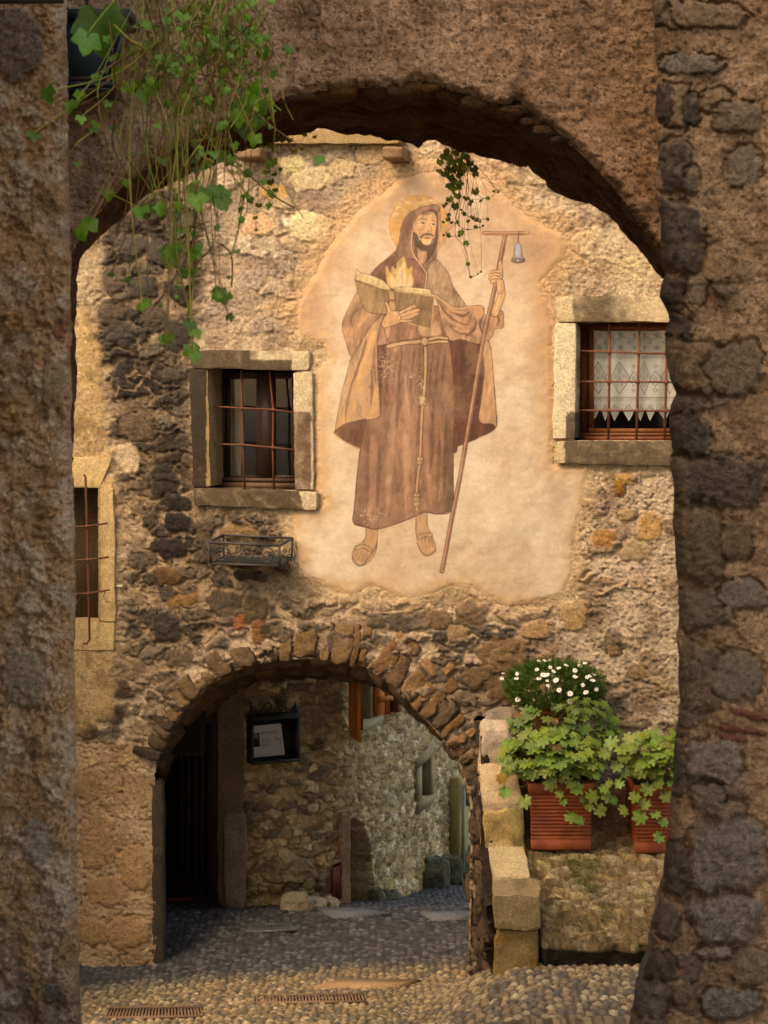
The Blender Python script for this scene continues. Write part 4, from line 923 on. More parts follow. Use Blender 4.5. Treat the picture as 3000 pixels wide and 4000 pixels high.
Cg = mix(np.broadcast_to(sc(84, 66, 44), Cg.shape), Cg, sst(0.05, 0.35, e * dome))
moss = sst(0.1, 0.5, fbm(X * 1.7, Y * 1.7, 4, 33)) * (1 - sst(0.1, 0.5, e * dome))
Cg = mix(Cg, np.broadcast_to(sc(74, 80, 36), Cg.shape), moss * 0.6)
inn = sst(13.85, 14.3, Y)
grc = pal[kk].mean(-1, keepdims=True) * np.array([0.26, 0.31, 0.38]) * (0.6 + 0.5 * _h2(ci, cj, 13))[..., None]  # cobbles under the arch coloured dark and bluish to stand for shade
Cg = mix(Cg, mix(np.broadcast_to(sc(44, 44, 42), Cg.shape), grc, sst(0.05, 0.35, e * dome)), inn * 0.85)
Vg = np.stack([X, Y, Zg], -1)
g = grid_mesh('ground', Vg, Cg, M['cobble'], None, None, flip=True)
tagit(g, 'cobbled street of small rounded river stones running through the arch', kind='structure')

def on_ground(px, py):
    """where the ray of a pixel meets the street"""
    for Yt in np.arange(11.2, 24, 0.01):
        p = R(px, py, Yt)
        if p[2] <= gz(p[0], p[1]): return p
    return R(px, py, 16)
def ground_slab(name, pts, th, col, mat, label, cat_, ribs=0, group=None, lift=0.012):
    pw = [on_ground(*p) for p in pts]
    t = thing(name, label, cat_, tuple(np.mean(pw, 0)), group)
    mb = MB(); 
    top = [p + np.array([0, 0, lift + 0.022]) for p in pw]
    if ribs == 0:
        mb.hexa(top, (0, 0, -0.06), col); mb.build('slab', mat, t)
    else:
        mb.hexa([p - np.array([0, 0, 0.012]) for p in top], (0, 0, -0.05), sc(40, 34, 28)); mb.build('backing', mat, t)
        mb = MB()
        a, b, c, d = top
        for k in range(ribs):
            u0 = (k + 0.12) / ribs; u1 = (k + 0.66) / ribs
            mb.hexa([a + (b - a) * u0, a + (b - a) * u1, d + (c - d) * u1, d + (c - d) * u0], (0, 0, -0.02), col)
        for (v0, v1) in ((-0.02, 0.06), (0.94, 1.02)):
            mb.hexa([a + (d - a) * v0 + [0, 0, .002], a + (d - a) * v1 + [0, 0, .002], b + (c - b) * v1 + [0, 0, .002], b + (c - b) * v0 + [0, 0, .002]], (0, 0, -0.022), col)
        mb.build('ribs', mat, t)
    return t
ground_slab('drain_cover', [(985, 3932), (1430, 3926), (1420, 3896), (990, 3902)], .03, sc(136, 106, 78), M['rust'], 'ribbed rusty drain cover in the cobbles in front of the arch, centre', 'drain cover', 34, 'ribbed drain covers in the paving')
ground_slab('drain_cover', [(405, 3990), (800, 3984), (790, 3946), (425, 3950)], .03, sc(132, 102, 76), M['rust'], 'ribbed rusty drain cover in the cobbles at the bottom left', 'drain cover', 30, 'ribbed drain covers in the paving')
ground_slab('drain_cover', [(958, 3652), (1160, 3646), (1140, 3622), (985, 3624)], .03, sc(96, 96, 92), M['iron'], 'small grey drain grate in the shaded cobbles under the arch', 'drain cover', 18, 'ribbed drain covers in the paving')
ground_slab('paving_slab', [(1225, 3868), (1560, 3862), (1640, 3842), (1330, 3838)], .03, sc(176, 142, 102), M['stone'], 'smooth tan slab set in the cobbles before the arch mouth', 'paving slab')
ground_slab('paving_slab', [(1300, 3592), (1530, 3582), (1420, 3560), (1230, 3556)], .03, sc(110, 112, 112), M['stone'], 'grey slab set in the shaded cobbles under the arch', 'paving slab')
ground_slab('paving_slab', [(1690, 3604), (1860, 3596), (1850, 3572), (1640, 3576)], .03, sc(120, 122, 122), M['stone'], 'grey slab at the right edge of the lane behind the arch', 'paving slab')

# ================================================================== FAR HOUSE seen through the passage
fh = thing('lane_house', 'pale rubble stone house along the lane behind the lower arch', 'house', (-0.5, 16.3, -0.1))
kp_px = [640, 700, 850, 947, 1125, 1344, 1428, 1555, 1673, 1749, 1817, 1900, 2100]
kp_Y = [17.9, 17.25, 15.85, 15.86, 15.97, 16.3, 16.7, 17.5, 18.8, 19.6, 20.5, 21.7, 25.0]
def farY(px):
    return np.interp(px, kp_px[2:], kp_Y[2:])
fx = np.concatenate([np.arange(948, 1900, 3.6), np.arange(1900, 2100, 30)])
fy = np.concatenate([np.arange(1440, 2560, 140), np.arange(2560, 3620, 4.2)])
FX, FY = np.meshgrid(fx, fy)
Ysm = np.convolve(np.pad(farY(fx), 12, mode='edge'), np.ones(25) / 25, 'valid')
FYd = np.broadcast_to(Ysm[None], FX.shape)
V = R(FX, FY, FYd)
x0 = R(fx, 1500, Ysm); ds = np.diff(x0, axis=0); arc = np.concatenate([[0], np.cumsum(np.hypot(ds[:, 0], ds[:, 1]))])
tgt = np.gradient(x0, axis=0); nn = np.stack([tgt[:, 1], -tgt[:, 0], 0 * tgt[:, 0]], -1); nn /= np.linalg.norm(nn, axis=1, keepdims=True)
AS = np.broadcast_to(arc[None], FX.shape) * 420; AZ = -V[..., 2] * 420
Hh = 0.022 * fbm(AS / 70, AZ / 70, 4, 41, .6) + 0.008 * fbm(AS / 20, AZ / 20, 3, 42)
base_l, base_r = sc(176, 146, 104), sc(196, 166, 116)
side = sst(1250, 1560, FX)  # right part gets a paler colour, sky light painted in
C = mix(np.broadcast_to(base_l, V.shape), np.broadcast_to(base_r, V.shape), side) * (1 + 0.35 * fbm(AS / 25, AZ / 25, 4, 43, .6))[..., None]
C = np.ascontiguousarray(C)
one = np.ones(FX.shape)
rubble(AS, AZ, Hh, C, one * (1 - side), (58, 40), 0.85, 0.035, [sc(176, 148, 108), sc(140, 116, 84), sc(200, 170, 126), sc(122, 104, 80), sc(180, 148, 104)], 801, warp=0.35)
rubble(AS, AZ, Hh, C, side, (60, 36), 0.92, 0.016, [sc(200, 172, 124), sc(214, 188, 142), sc(164, 138, 98), sc(230, 208, 166), sc(150, 126, 90)], 811, warp=0.35)
C[:] = mix(C, C * np.array([.82, .85, .55]), sst(3250, 3500, FY) * sst(-.2, .4, fbm(AS / 60, AZ / 60, 3, 4)))
# niche at the foot and the blind window recess
niche = [(1330,3215),(1372,3195),(1410,3215),(1440,3300),(1452,3420),(1450,3540),(1345,3540),(1350,3420)]
dn = sdf(FX, FY, niche); Hh -= 0.55 * sst(-4, 10, dn); C[:] = mix(C, C * 0.6, sst(-4, 12, dn))  # niche set back, its shade also darkened into the colour
rock = np.exp(-((FX - 1130) / 120) ** 2 - ((FY - 3420) / 95) ** 2); Hh += 0.16 * sst(0.25, 0.8, rock + 0.2 * fbm(FX / 50, FY / 50, 3, 51)) * (1 + 0.25 * fbm(FX / 30, FY / 30, 3, 52))
C[:] = mix(C, np.broadcast_to(sc(94, 84, 58), V.shape), sst(0.3, 0.7, rock) * .7)
rim = sst(3440, 3530, FY); Hh += 0.05 * rim * np.abs(fbm(FX / 40, FY / 40, 3, 57))
kw = ~((cellmid(FX) > 1362) & (cellmid(FX) < 1452) & (cellmid(FY) < 2836)); kw &= ~((cellmid(FX) > 1634) & (cellmid(FX) < 1674) & (cellmid(FY) > 2960) & (cellmid(FY) < 3110))
grid_mesh('wall', V + Hh[..., None] * nn[None], C, M['far'], fh, kw)
def fw(px, py, off=0.0):
    i = float(np.interp(px, fx, np.arange(len(fx)))); Yv = float(np.interp(px, fx, Ysm)); n_ = np.array([np.interp(i, np.arange(len(fx)), nn[:, k]) for k in range(3)])
    return R(px, py, Yv) + n_ * off
# corner pilaster and dark doorway wall left of it
c8 = lambda x0, x1, y0, y1, Ya, Yb, dep: [[[R(x0, y1, Ya + dep), R(x0, y0, Ya + dep)], [R(x0, y1, Ya), R(x0, y0, Ya)]], [[R(x1, y1, Yb + dep), R(x1, y0, Yb + dep)], [R(x1, y1, Yb), R(x1, y0, Yb)]]]
g1 = rough_hexa_geo(c8(850, 950, 1000, 3560, 15.78, 15.80, 0.3), (14, 8, 90), 0.02, 8, 0.03, 5, 0.008, 40)
rough_obj('corner_pier', [(g1[0], g1[1], sc(150, 124, 94) * (1 + 0.3 * fbm3(g1[0], 7, 3, 3)[:, None]))], M['near'], fh)
g1 = rough_hexa_geo(c8(872, 962, 3170, 3560, 15.66, 15.68, 0.25), (12, 8, 40), 0.02, 9, 0.06, 6, 0.008, 40)
rough_obj('kerb_stone', [(g1[0], g1[1], sc(160, 140, 116) * (1 + 0.3 * fbm3(g1[0], 9, 3, 3)[:, None]))], M['near'], fh)
mb = MB()
mb.hexa([R(560, 2400, 18.4), R(560, 3640, 18.4), R(856, 3640, 15.95), R(856, 2400, 15.95)], (0.02, 0.1, 0), sc(74, 54, 38))
mb.build('side_wall', M['wood'], fh)
mb = MB()
for k in range(5):
    a = k / 5.0; b2 = (k + 0.93) / 5.0
    pA = lambda t, y: R(700 + (835 - 700) * t, y, 17.15 + (16.1 - 17.15) * t) + np.array([-.02, -.06, 0])
    mb.hexa([pA(a, 2750), pA(a, 3385 + 118 * a), pA(b2, 3385 + 118 * b2), pA(b2, 2750)], (0.01, .04, 0), sc(58, 34, 22))
dr = mb.build('door', M['wood'], fh)
mt = [on_ground(655, 3532), on_ground(835, 3516), R(708, 3378, 17.0), R(640, 3375, 17.0)]
mt = [np.array([p[0], p[1], gz(p[0], p[1]) + 0.045]) for p in mt]
mb = MB(); mb.hexa(mt, (0, 0, -0.03), sc(110, 52, 28)); o = mb.build('doormat', M['cloth'], None)
tagit(o, 'reddish brown mat on the floor of the dark doorway behind the arch', 'doormat')
# shuttered window on the lane house
sh = sc(204, 112, 40); shd = sc(112, 52, 22)
mb = MB()
rv = lambda px, py, off: fw(px, py, off)
mb.hexa([rv(1350, 2560, -.25), rv(1350, 2850, -.25), rv(1466, 2800, -.25), rv(1466, 2560, -.25)], (0.02, 0.06, 0), sc(60, 46, 34))
w3 = mb.build('window', M['wood'], fh)
mb = MB(); st3 = sc(168, 152, 118)
mb.hexa([rv(1436, 2560, .03), rv(1436, 2812, .03), rv(1462, 2800, .03), rv(1462, 2560, .03)], nn[140] * -0.26, st3)
mb.build('jamb', M['stone'], w3)
mb = MB(); mb.hexa([rv(1346, 2852, .09), rv(1346, 2884, .09), rv(1464, 2818, .09), rv(1464, 2790, .09)], nn[130] * -0.36, st3); mb.build('sill', M['stone'], w3)
mb = MB()
for (x0, x1, zoff) in ((1448, 1478, 0.0), (1481, 1512, 0.004), (1515, 1548, 0.0)):
    y0_, y1_ = [2794 - (x - 1448) * 0.14 for x in (x0, x1)]
    mb.hexa([rv(x0, 2560, .07 + zoff), rv(x0, y0_, .07 + zoff), rv(x1, y1_, .07 + zoff), rv(x1, 2560, .07 + zoff)], nn[160] * -0.03, sh)
mb.hexa([rv(1452, 2722, .09), rv(1452, 2742, .09), rv(1546, 2726, .09), rv(1546, 2706, .09)], nn[160] * -0.02, sh * .9)
mb.hexa([rv(1498, 2735, .15), rv(1498, 2778, .15), rv(1514, 2774, .15), rv(1514, 2731, .15)], nn[160] * -0.07, shd)
o = mb.build('shutter', M['wood'], w3)
mb = MB()   # left leaf, opened square to the wall
pa = rv(1352, 2560, 0.02); pb = rv(1352, 2868, 0.02); nd_ = np.array([.30, -1, 0]) / 1.044
tq = np.array([UV[0], UV[1], 0])
for k in range(4):
    o0, o1 = 0.03 + k * 0.085, 0.03 + k * 0.085 + 0.078
    mb.hexa([pa + nd_ * o0, pb + nd_ * o0, pb + nd_ * o1, pa + nd_ * o1], tq * 0.03, sh if k % 2 else sh * 0.8)
q1 = pb + nd_ * 0.12 + tq * 0.031
mb.hexa([q1 + [0, 0, .2], q1 + [0, 0, .08], q1 + nd_ * .06 + [0, 0, .08], q1 + nd_ * .06 + [0, 0, .2]], tq * 0.07, shd)
mb.build('shutter', M['wood'], w3)
# small slit window in dressed frame, further on
mb = MB(); mb.hexa([rv(1632, 2950, -.22), rv(1632, 3120, -.22), rv(1678, 3100, -.22), rv(1678, 2950, -.22)], (0.03, 0.05, 0), sc(112, 70, 40))
w4 = mb.build('window', M['wood'], fh)
fr4 = sc(160, 140, 100)
for nm, pts in (('lintel', [(1617, 2972), (1617, 3004), (1684, 2948), (1684, 2906)]), ('jamb', [(1617, 3004), (1617, 3130), (1637, 3122), (1637, 2988)]), ('jamb', [(1671, 2960), (1671, 3105), (1686, 3098), (1686, 2947)]), ('sill', [(1622, 3131), (1622, 3180), (1684, 3130), (1684, 3100)])):
    mb = MB(); mb.hexa([rv(x, y, .035) for x, y in pts], nn[200] * -0.25, fr4); mb.build(nm, M['stone'], w4)
# pale door surround, pipe, and buttress stones further down the lane
mb = MB()
mb.hexa([rv(1752, 3040, .12), rv(1752, 3400, .12), rv(1792, 3390, .12), rv(1792, 3130, .12), rv(1770, 3030, .12)], nn[230] * -0.15, sc(168, 148, 88)); mb.build('door_surround', M['stone'], fh)
mb = MB(); mb.tube([rv(1746, 3060, .2), rv(1744, 3400, .2)], 0.022, sc(170, 160, 130), 8); mb.tube([rv(1762, 3040, .22), rv(1762, 3140, .22)], 0.06, sc(150, 150, 140), 8); mb.build('drain_pipe', M['iron'], fh, True)
# doorpost and little wooden door by the niche
for (x0, x1, y0, y1, c_) in ((1316, 1350, 3170, 3545, sc(140, 112, 80)), (1275, 1345, 3336, 3372, sc(150, 122, 88))):
    mbv = [rv(x0, y1, .0), rv(x0, y0 + (20 if y1 < 3400 else 0), .0), rv(x1, y1 - (22 if y1 < 3400 else 0), .0), rv(x1, y0, .0)]
    n_ = nn[100]
    g1 = rough_hexa_geo([[[mbv[0] - n_ * .1, mbv[1] - n_ * .1], [mbv[0] + n_ * .09, mbv[1] + n_ * .09]], [[mbv[2] - n_ * .1, mbv[3] - n_ * .1], [mbv[2] + n_ * .09, mbv[3] + n_ * .09]]], (8, 6, 24), 0.012, 10, 0.05, x0, .004, 40)
    rough_obj('stone_post', [(g1[0], g1[1], c_ * (1 + 0.3 * fbm3(g1[0], 9, 3, 3)[:, None]))], M['far'], fh)
mb = MB(); mb.hexa([rv(1290, 3385, .07), rv(1290, 3500, .07), rv(1318, 3500, .07), rv(1318, 3368, .07)], nn[95] * -.05, sc(92, 50, 32)); mb.build('hatch', M['wood'], fh)
rng = random.Random(12)
items = []
for (x, y, r, r2, yy) in ((1190, 3524, .20, .03, 15.8), (1290, 3524, .09, .05, 15.95), (1160, 3525, .14, .07, 15.65), (1470, 3515, .10, .10, 16.7), (1510, 3515, .12, .09, 16.9), (1700, 3440, .16, .26, 18.7), (1760, 3430, .16, .26, 19.4), (1795, 3425, .14, .30, 19.8), (1810, 3400, .16, .34, 20.2), (1715, 3470, .12, .16, 18.9)):
    p = R(x, y, yy); c = np.array([[[[p[0] + sx * r, p[1] + sy * r * .7, p[2] + (r2 if sz > 0 else -0.15)] for sz in (-1, 1)] for sy in (-1, 1)] for sx in (-1, 1)])
    g1 = rough_hexa_geo(c, (12, 12, 12), 0.06, 5, 0.2, int(x), .015, 25); items.append((g1[0], g1[1], sc(*((150, 136, 108) if 1100 < x < 1350 else (104, 100, 78))) * (1 + 0.35 * fbm3(g1[0], 8, 3, 3)[:, None])))
for it_ in items: rough_obj('foot_stone', [it_], M['far'], fh)
mb = MB()
for k, (x0, x1, yy) in enumerate(((500, 2150, 27),)):
    pass
# small plate-like dish at the pier foot
t = thing('plant_saucer', 'shallow reddish clay saucer on the cobbles by the pier foot', 'saucer', tuple(on_ground(975, 3515)))
mb = MB(); c0 = on_ground(975, 3520) + np.array([0, -.05, 0.05])
ring1 = [c0 + np.array([.085 * math.cos(a), .085 * math.sin(a), 0.03]) for a in np.linspace(0, 2 * math.pi, 17)[:-1]]; ring2 = [c0 + np.array([.06 * math.cos(a), .06 * math.sin(a), -0.01]) for a in np.linspace(0, 2 * math.pi, 17)[:-1]]
mb.add(ring1 + ring2, [(i, (i + 1) % 16, 16 + (i + 1) % 16, 16 + i) for i in range(16)] + [tuple(range(16, 32))], sc(126, 60, 44)); mb.build('dish', M['terracotta'], t)

# ------------------------------------------------------------------ notice case on the lane house
ns_ = thing('notice_case', 'black iron notice case with scrollwork crest on the lane house wall', 'notice case', tuple(R(1060, 2890, 15.8)))
ph = math.radians(22); SU = np.array([math.cos(ph), math.sin(ph), 0]); SN = np.array([math.sin(ph), -math.cos(ph), 0])
S0 = R(982, 2990, 15.62)                      # front lower-left corner of the case
def SP(u, v, n=0.0): return S0 + SU * u + np.array([0, 0, v]) + SN * n
k_ = 15.7 / F
Wc, Hc = 0.475, 0.432
ic = sc(30, 30, 28)
mb = MB()
for (a, b_, c, d) in ((0, Wc, 0, .028), (0, Wc, Hc - .03, Hc), (0, .024, .028, Hc - .03), (Wc - .024, Wc, .028, Hc - .03)):
    mb.hexa([SP(a, d), SP(a, c), SP(b_, c), SP(b_, d)], -SN * 0.14, ic)
mb.hexa([SP(-.006, Hc + .014), SP(-.006, Hc + .001), SP(Wc + .006, Hc + .001), SP(Wc + .006, Hc + .014)], -SN * .15, ic)
mb.hexa([SP(0.002, Hc - .002, -.13), SP(.002, 0.002, -.13), SP(Wc - .002, .002, -.13), SP(Wc - .002, Hc - .002, -.13)], -SN * .02, ic)
mb.build('case', M['iron'], ns_)
mb = MB(); 
pp = lambda a, b_, n=-0.108: SP(a, b_, n)
mb.add([pp(.028, .34), pp(.036, .045), pp(.365, .048), pp(.325, .345)], [(0, 1, 2, 3)], sc(206, 200, 196)); pa_ = mb.build('notice_sheet', M['paper'], ns_)
def onp(u, v, n=-0.106):    # u,v 0..1 on the sheet
    a = np.array(pp(.036, .045, n)); b_ = np.array(pp(.365, .048, n)); c = np.array(pp(.325, .345, n)); d = np.array(pp(.028, .34, n))
    return (a * (1 - u) + b_ * u) * (1 - v) + (d * (1 - u) + c * u) * v
mb = MB(); mb.add([onp(.02, .78), onp(.02, .33), onp(.27, .33), onp(.27, .78)], [(0, 1, 2, 3)], sc(96, 70, 56))
mb.add([onp(.10, .76, -.105), onp(.10, .62, -.105), onp(.22, .62, -.105), onp(.22, .76, -.105)], [(0, 1, 2, 3)], sc(150, 130, 106))
mb.add([onp(.04, .55, -.105), onp(.04, .35, -.105), onp(.24, .35, -.105), onp(.24, .50, -.105), onp(.14, .6, -.105)], [(0, 1, 2, 3, 4)], sc(50, 36, 34)); mb.build('photograph', M['paper'], pa_)
mb = MB(); lr = random.Random(3)
for (u0, u1, v) in ((.30, .84, .70), (.30, .55, .56), (.30, .62, .525), (.30, .56, .49), (.30, .66, .43), (.30, .50, .39), (.30, .58, .355), (.30, .52, .32), (.75, .95, .54), (.75, .93, .505), (.75, .95, .47), (.78, .80, .37), (.84, .88, .37), (.91, .94, .37)):
    u = u0
    while u < u1:
        w_ = lr.uniform(.015, .05); mb.add([onp(u, v + .009, -.1045), onp(u, v - .009, -.1045), onp(min(u + w_, u1), v - .009, -.1045), onp(min(u + w_, u1), v + .009, -.1045)], [(0, 1, 2, 3)], sc(110, 104, 104)); u += w_ + .012
mb.add([onp(.75, .61, -.1045), onp(.75, .57, -.1045), onp(.79, .57, -.1045), onp(.79, .61, -.1045)], [(0, 1, 2, 3)], sc(170, 50, 44))
mb.build('printed_lines', M['paper'], pa_)
tcu = bpy.data.curves.new('heading', 'FONT'); tcu.body = 'GIANNI LONGINOTTI'; tcu.size = 0.030; tcu.offset = 0.0006
to = bpy.data.objects.new('tmp', tcu); COL.objects.link(to)
bpy.context.view_layer.update()
me = bpy.data.meshes.new_from_object(to.evaluated_get(bpy.context.evaluated_depsgraph_get())); bpy.data.objects.remove(to)
co = np.zeros(len(me.vertices) * 3); me.vertices.foreach_get('co', co); co = co.reshape(-1, 3); wtx = co[:, 0].max()
uu = .30 + co[:, 0] / wtx * .50; vv = .74 + co[:, 1] * 2.6
o0 = onp(0, 0, -.1042); eu = onp(1, 0, -.1042) - o0; ev = onp(0, 1, -.1042) - o0
co2 = o0 + uu[:, None] * eu + vv[:, None] * ev
me.vertices.foreach_set('co', co2.ravel()); me.update(); me.materials.clear()
a_ = me.color_attributes.new('Col', 'FLOAT_COLOR', 'POINT'); cc = np.ones((len(co2), 4)); cc[:, :3] = sc(60, 56, 58); a_.data.foreach_set('color', cc.ravel()); me.materials.append(M['paper'])
link('heading', me, pa_)
mb = MB(); mb.add([SP(.024, Hc - .03, -.012), SP(.024, .028, -.012), SP(Wc - .024, .028, -.012), SP(Wc - .024, Hc - .03, -.012)], [(0, 1, 2, 3)], (1, 1, 1)); mb.build('glass', M['glass'], ns_)
cr = MB()
def scr(cx, cz, r, turns, a0, sgn, tail=()):
    pts = [SP(x, z, -.05) for x, z in tail]
    for k in range(int(20 * turns) + 1):
        t_ = k / (20 * turns); a = a0 + sgn * t_ * turns * 2 * math.pi; rr = r * (0.2 + 0.8 * (1 - t_)); pts.append(SP(cx + rr * math.cos(a), cz + rr * math.sin(a), -.05))
    cr.tube(pts, 0.0065, ic, 5)
z0 = Hc + .018
scr(.175, z0 + .05, .034, 1.5, 0.6, -1, [(.10, z0), (.12, z0 + .03), (.14, z0 + .09), (.19, z0 + .115), (.215, z0 + .08)])
scr(.30, z0 + .05, .034, 1.5, 2.5, 1, [(.375, z0), (.355, z0 + .03), (.335, z0 + .09), (.285, z0 + .115), (.26, z0 + .08)])
scr(.06, z0 + .026, .022, 1.3, 1.0, 1); scr(.42, z0 + .026, .022, 1.3, 2.0, -1)
for u_ in (.012, Wc - .03):
    b0_ = [SP(u_ - .018, z0 + .01, -.03), SP(u_ + .022, z0 + .01, -.03), SP(u_ + .022, z0 + .01, -.07), SP(u_ - .018, z0 + .01, -.07)]
    tip = SP(u_, z0 + .12, -.05); cr.add(b0_ + [tip, SP(u_, z0 - .01, -.05)], [(0, 1, 4), (1, 2, 4), (2, 3, 4), (3, 0, 4), (1, 0, 5), (2, 1, 5), (3, 2, 5), (0, 3, 5)], ic)
cr.build('crest', M['iron'], ns_)

# ================================================================== STAIR PARAPET AND RAMP
par = thing('stair_parapet', 'stepped stone parapet with slab copings beside the right foot of the arch', 'parapet', tuple(R(2000, 3815, 12.2)))
XL = 0.79
def pxz(py, Y): return H - (py - HY) / F * Y
def block(name, xl0, xr0, ya, yb, z_top_f, z_top_b, z_bot, xl1, xr1, col, ns, seed, amp=0.012, k=0.04, colfn=None, mat='stone'):
    c = [[[[xl0, ya, z_bot], [xl0, ya, z_top_f]], [[xl1, yb, z_bot], [xl1, yb, z_top_b]]], [[[xr0, ya, z_bot], [xr0, ya, z_top_f]], [[xr1, yb, z_bot], [xr1, yb, z_top_b]]]]
    V_, F_ = rough_hexa_geo(c, ns, amp, 7, k, seed, 0.004, 40)
    cc = np.broadcast_to(col, V_.shape) * (1 + 0.3 * fbm3(V_, 8, 4, seed)[:, None])
    if colfn: cc = colfn(V_, cc)
    return rough_obj(name, [(V_, F_[:, ::-1], np.clip(cc, .004, 1))], M[mat], par)
def Xp(px, Y): return (px - CX) / F * Y
lich = lambda V_, c: mix(c, np.broadcast_to(sc(150, 104, 30), c.shape), 0.75 * sst(0.02, 0.3, fbm3(V_, 9, 3, 77)) * (V_[:, 2] < .86))
moss_ = lambda V_, c: mix(c, np.broadcast_to(sc(104, 96, 54), c.shape), 0.6 * sst(0.0, 0.35, fbm3(V_ * [1, 1, .5], 9, 3, 78)))
block('pier', Xp(1930, 12.2), Xp(2102, 12.2), 12.2, 12.5, pxz(3634, 12.2), pxz(3634, 12.2), .3, Xp(1930, 12.2), Xp(2102, 12.2), sc(150, 122, 74), (20, 20, 30), 11, .026, .04, lich)
block('cap_block', Xp(1928, 12.2), Xp(2112, 12.2), 12.16, 12.44, pxz(3500, 12.16), 1.225, pxz(3632, 12.16), Xp(1928, 12.2), Xp(2112, 12.2), sc(156, 130, 90), (22, 20, 18), 12, .022, .03, moss_)
block('coping_slab', Xp(1927, 12.42), Xp(2074, 12.42), 12.42, 12.86, 1.232, pxz(3300, 12.84), 1.02, Xp(1904, 12.86), Xp(2046, 12.86), sc(194, 168, 122), (24, 40, 12), 13, .014, .02)
block('rough_block', Xp(1890, 12.84), Xp(2052, 12.84), 12.83, 13.2, pxz(3162, 12.84), pxz(3150, 12.84) + .02, 1.2, Xp(1880, 13.2), Xp(2040, 13.2), sc(186, 156, 98), (24, 20, 18), 14, .035, .07, moss_)
block('coping_slab', Xp(1888, 12.86), Xp(2045, 12.86), 12.86, 13.24, 1.675, pxz(2976, 13.2), 1.55, Xp(1866, 13.2), Xp(2016, 13.2), sc(186, 158, 118), (24, 36, 10), 15, .02, .04)
block('rough_block', Xp(1872, 13.2), Xp(2010, 13.2), 13.2, 13.55, pxz(2835, 13.2), pxz(2800, 13.45), 1.6, Xp(1880, 13.55), Xp(2010, 13.55), sc(186, 164, 136), (20, 20, 20), 16, .03, .1)
block('rough_block', Xp(1900, 13.4), Xp(2020, 13.4), 13.42, 13.72, pxz(2790, 13.42), pxz(2770, 13.6), 2.0, Xp(1900, 13.7), Xp(2020, 13.7), sc(136, 120, 100), (14, 14, 14), 17, .03, .1)
# rough side of the parapet facing the passage
yy_ = np.arange(12.24, 13.9, 0.012); zz_ = np.arange(-0.3, 2.35, 0.012)
YY, ZZ = np.meshgrid(yy_, zz_)
topz = np.interp(YY, [12.2, 12.4, 12.42, 12.84, 12.86, 13.2, 13.22, 13.6, 14], [1.14, 1.18, 1.19, 1.34, 1.6, 1.85, 2.1, 2.15, 2.15])
Hh = 0.03 * fbm(YY * 5, ZZ * 5, 4, 61, .6); C = np.ascontiguousarray(np.broadcast_to(sc(104, 80, 58), YY.shape + (3,)) * (1 + 0.3 * fbm(YY * 12, ZZ * 12, 4, 62))[..., None])
rubble(YY * 480, ZZ * 480, Hh, C, np.ones(YY.shape), (70, 90), .9, .06, [sc(96, 76, 60), sc(120, 92, 66), sc(80, 66, 54), sc(104, 78, 60)], 620, warp=.4)
Vp_ = np.stack([XL + 0.02 - Hh - 0.02 * sst(.6, 0, ZZ), YY, np.minimum(ZZ, topz)], -1)
grid_mesh('side_wall', Vp_, C, M['near'], par)
Vp2 = MB(); Vp2.box((XL + .06, 12.5, -.3), (XL + .2, 13.9, 1.15), sc(90, 74, 56)); Vp2.build('core', M['near'], par)

# ramp / steps with mossy paving, front lip
rx_ = np.arange(0.95, 2.9, 0.012); t_ = np.concatenate([np.linspace(0, 0.22, 22)[:-1], np.linspace(0.22, 1, 160)])
RX, TT = np.meshgrid(rx_, t_)
lipY = 12.2 + 0.03 * fbm(RX * 6, 0 * RX, 3, 5)
lipY = lipY + .12 * sst(1.16, 1.12, RX)
yr = np.where(TT < .22, lipY + 0.02 * np.sin(TT / .22 * 3.1), lipY + (TT - .22) / .78 * 1.5)
zr = np.where(TT < .22, 0.45 + (TT / .22) * (0.808 - 0.45), np.interp(yr, [12.2, 12.88, 12.95, 13.4, 13.8], [0.81, 1.265, 1.285, 1.6, 1.66]))
zr = zr - 0.03 * sst(1.0, 1.6, RX) * (TT < .3)
Hh = 0.014 * fbm(RX * 10, yr * 10, 4, 65, .6); C = np.ascontiguousarray(np.broadcast_to(sc(172, 138, 88), RX.shape + (3,)) * (1 + 0.35 * fbm(RX * 14, yr * 14, 4, 66, .6))[..., None])
rubble(RX * 480, yr * 600, Hh, C, np.ones(RX.shape), (62, 26), .95, .032, [sc(214, 184, 130), sc(186, 154, 104), sc(204, 178, 132), sc(164, 134, 92)], 640, warp=.4)
w1, w2, w3, w4 = worley(RX * 480 / 62 + .4 * fbm(RX * 10, yr * 12, 3, 640), yr * 600 / 26 + .4 * fbm(RX * 10 + 50, yr * 12, 3, 647), 640)
C[:] = mix(C, C * .5, (1 - sst(.02, .22, w2 - w1)) * .8)
C[:] = mix(C, np.broadcast_to(sc(92, 92, 34), C.shape), .7 * sst(.22, .5, fbm(RX * 4, yr * 4, 4, 67)))
C[:] = mix(C, np.broadcast_to(sc(52, 42, 28), C.shape) * (1 + .5 * fbm(RX * 20, zr * 20, 3, 69))[..., None], .95 * (TT < .20))
C[:] = mix(C, np.broadcast_to(sc(170, 112, 78), C.shape), .6 * sst(12.95, 13.05, yr))
Vr = np.stack([RX, yr, zr], -1)
Vr[..., 2] += Hh * (TT >= .22); Vr[..., 1] -= (0.05 * fbm(RX * 9, zr * 9, 4, 68, .6) - .03 * (1 - TT / .2)) * (TT < .21)
rp_ = grid_mesh('ramp', Vr, C, M['near'], None, flip=True)
tagit(rp_, 'steep mossy cobbled ramp with a broken front edge behind the parapet', kind='structure')
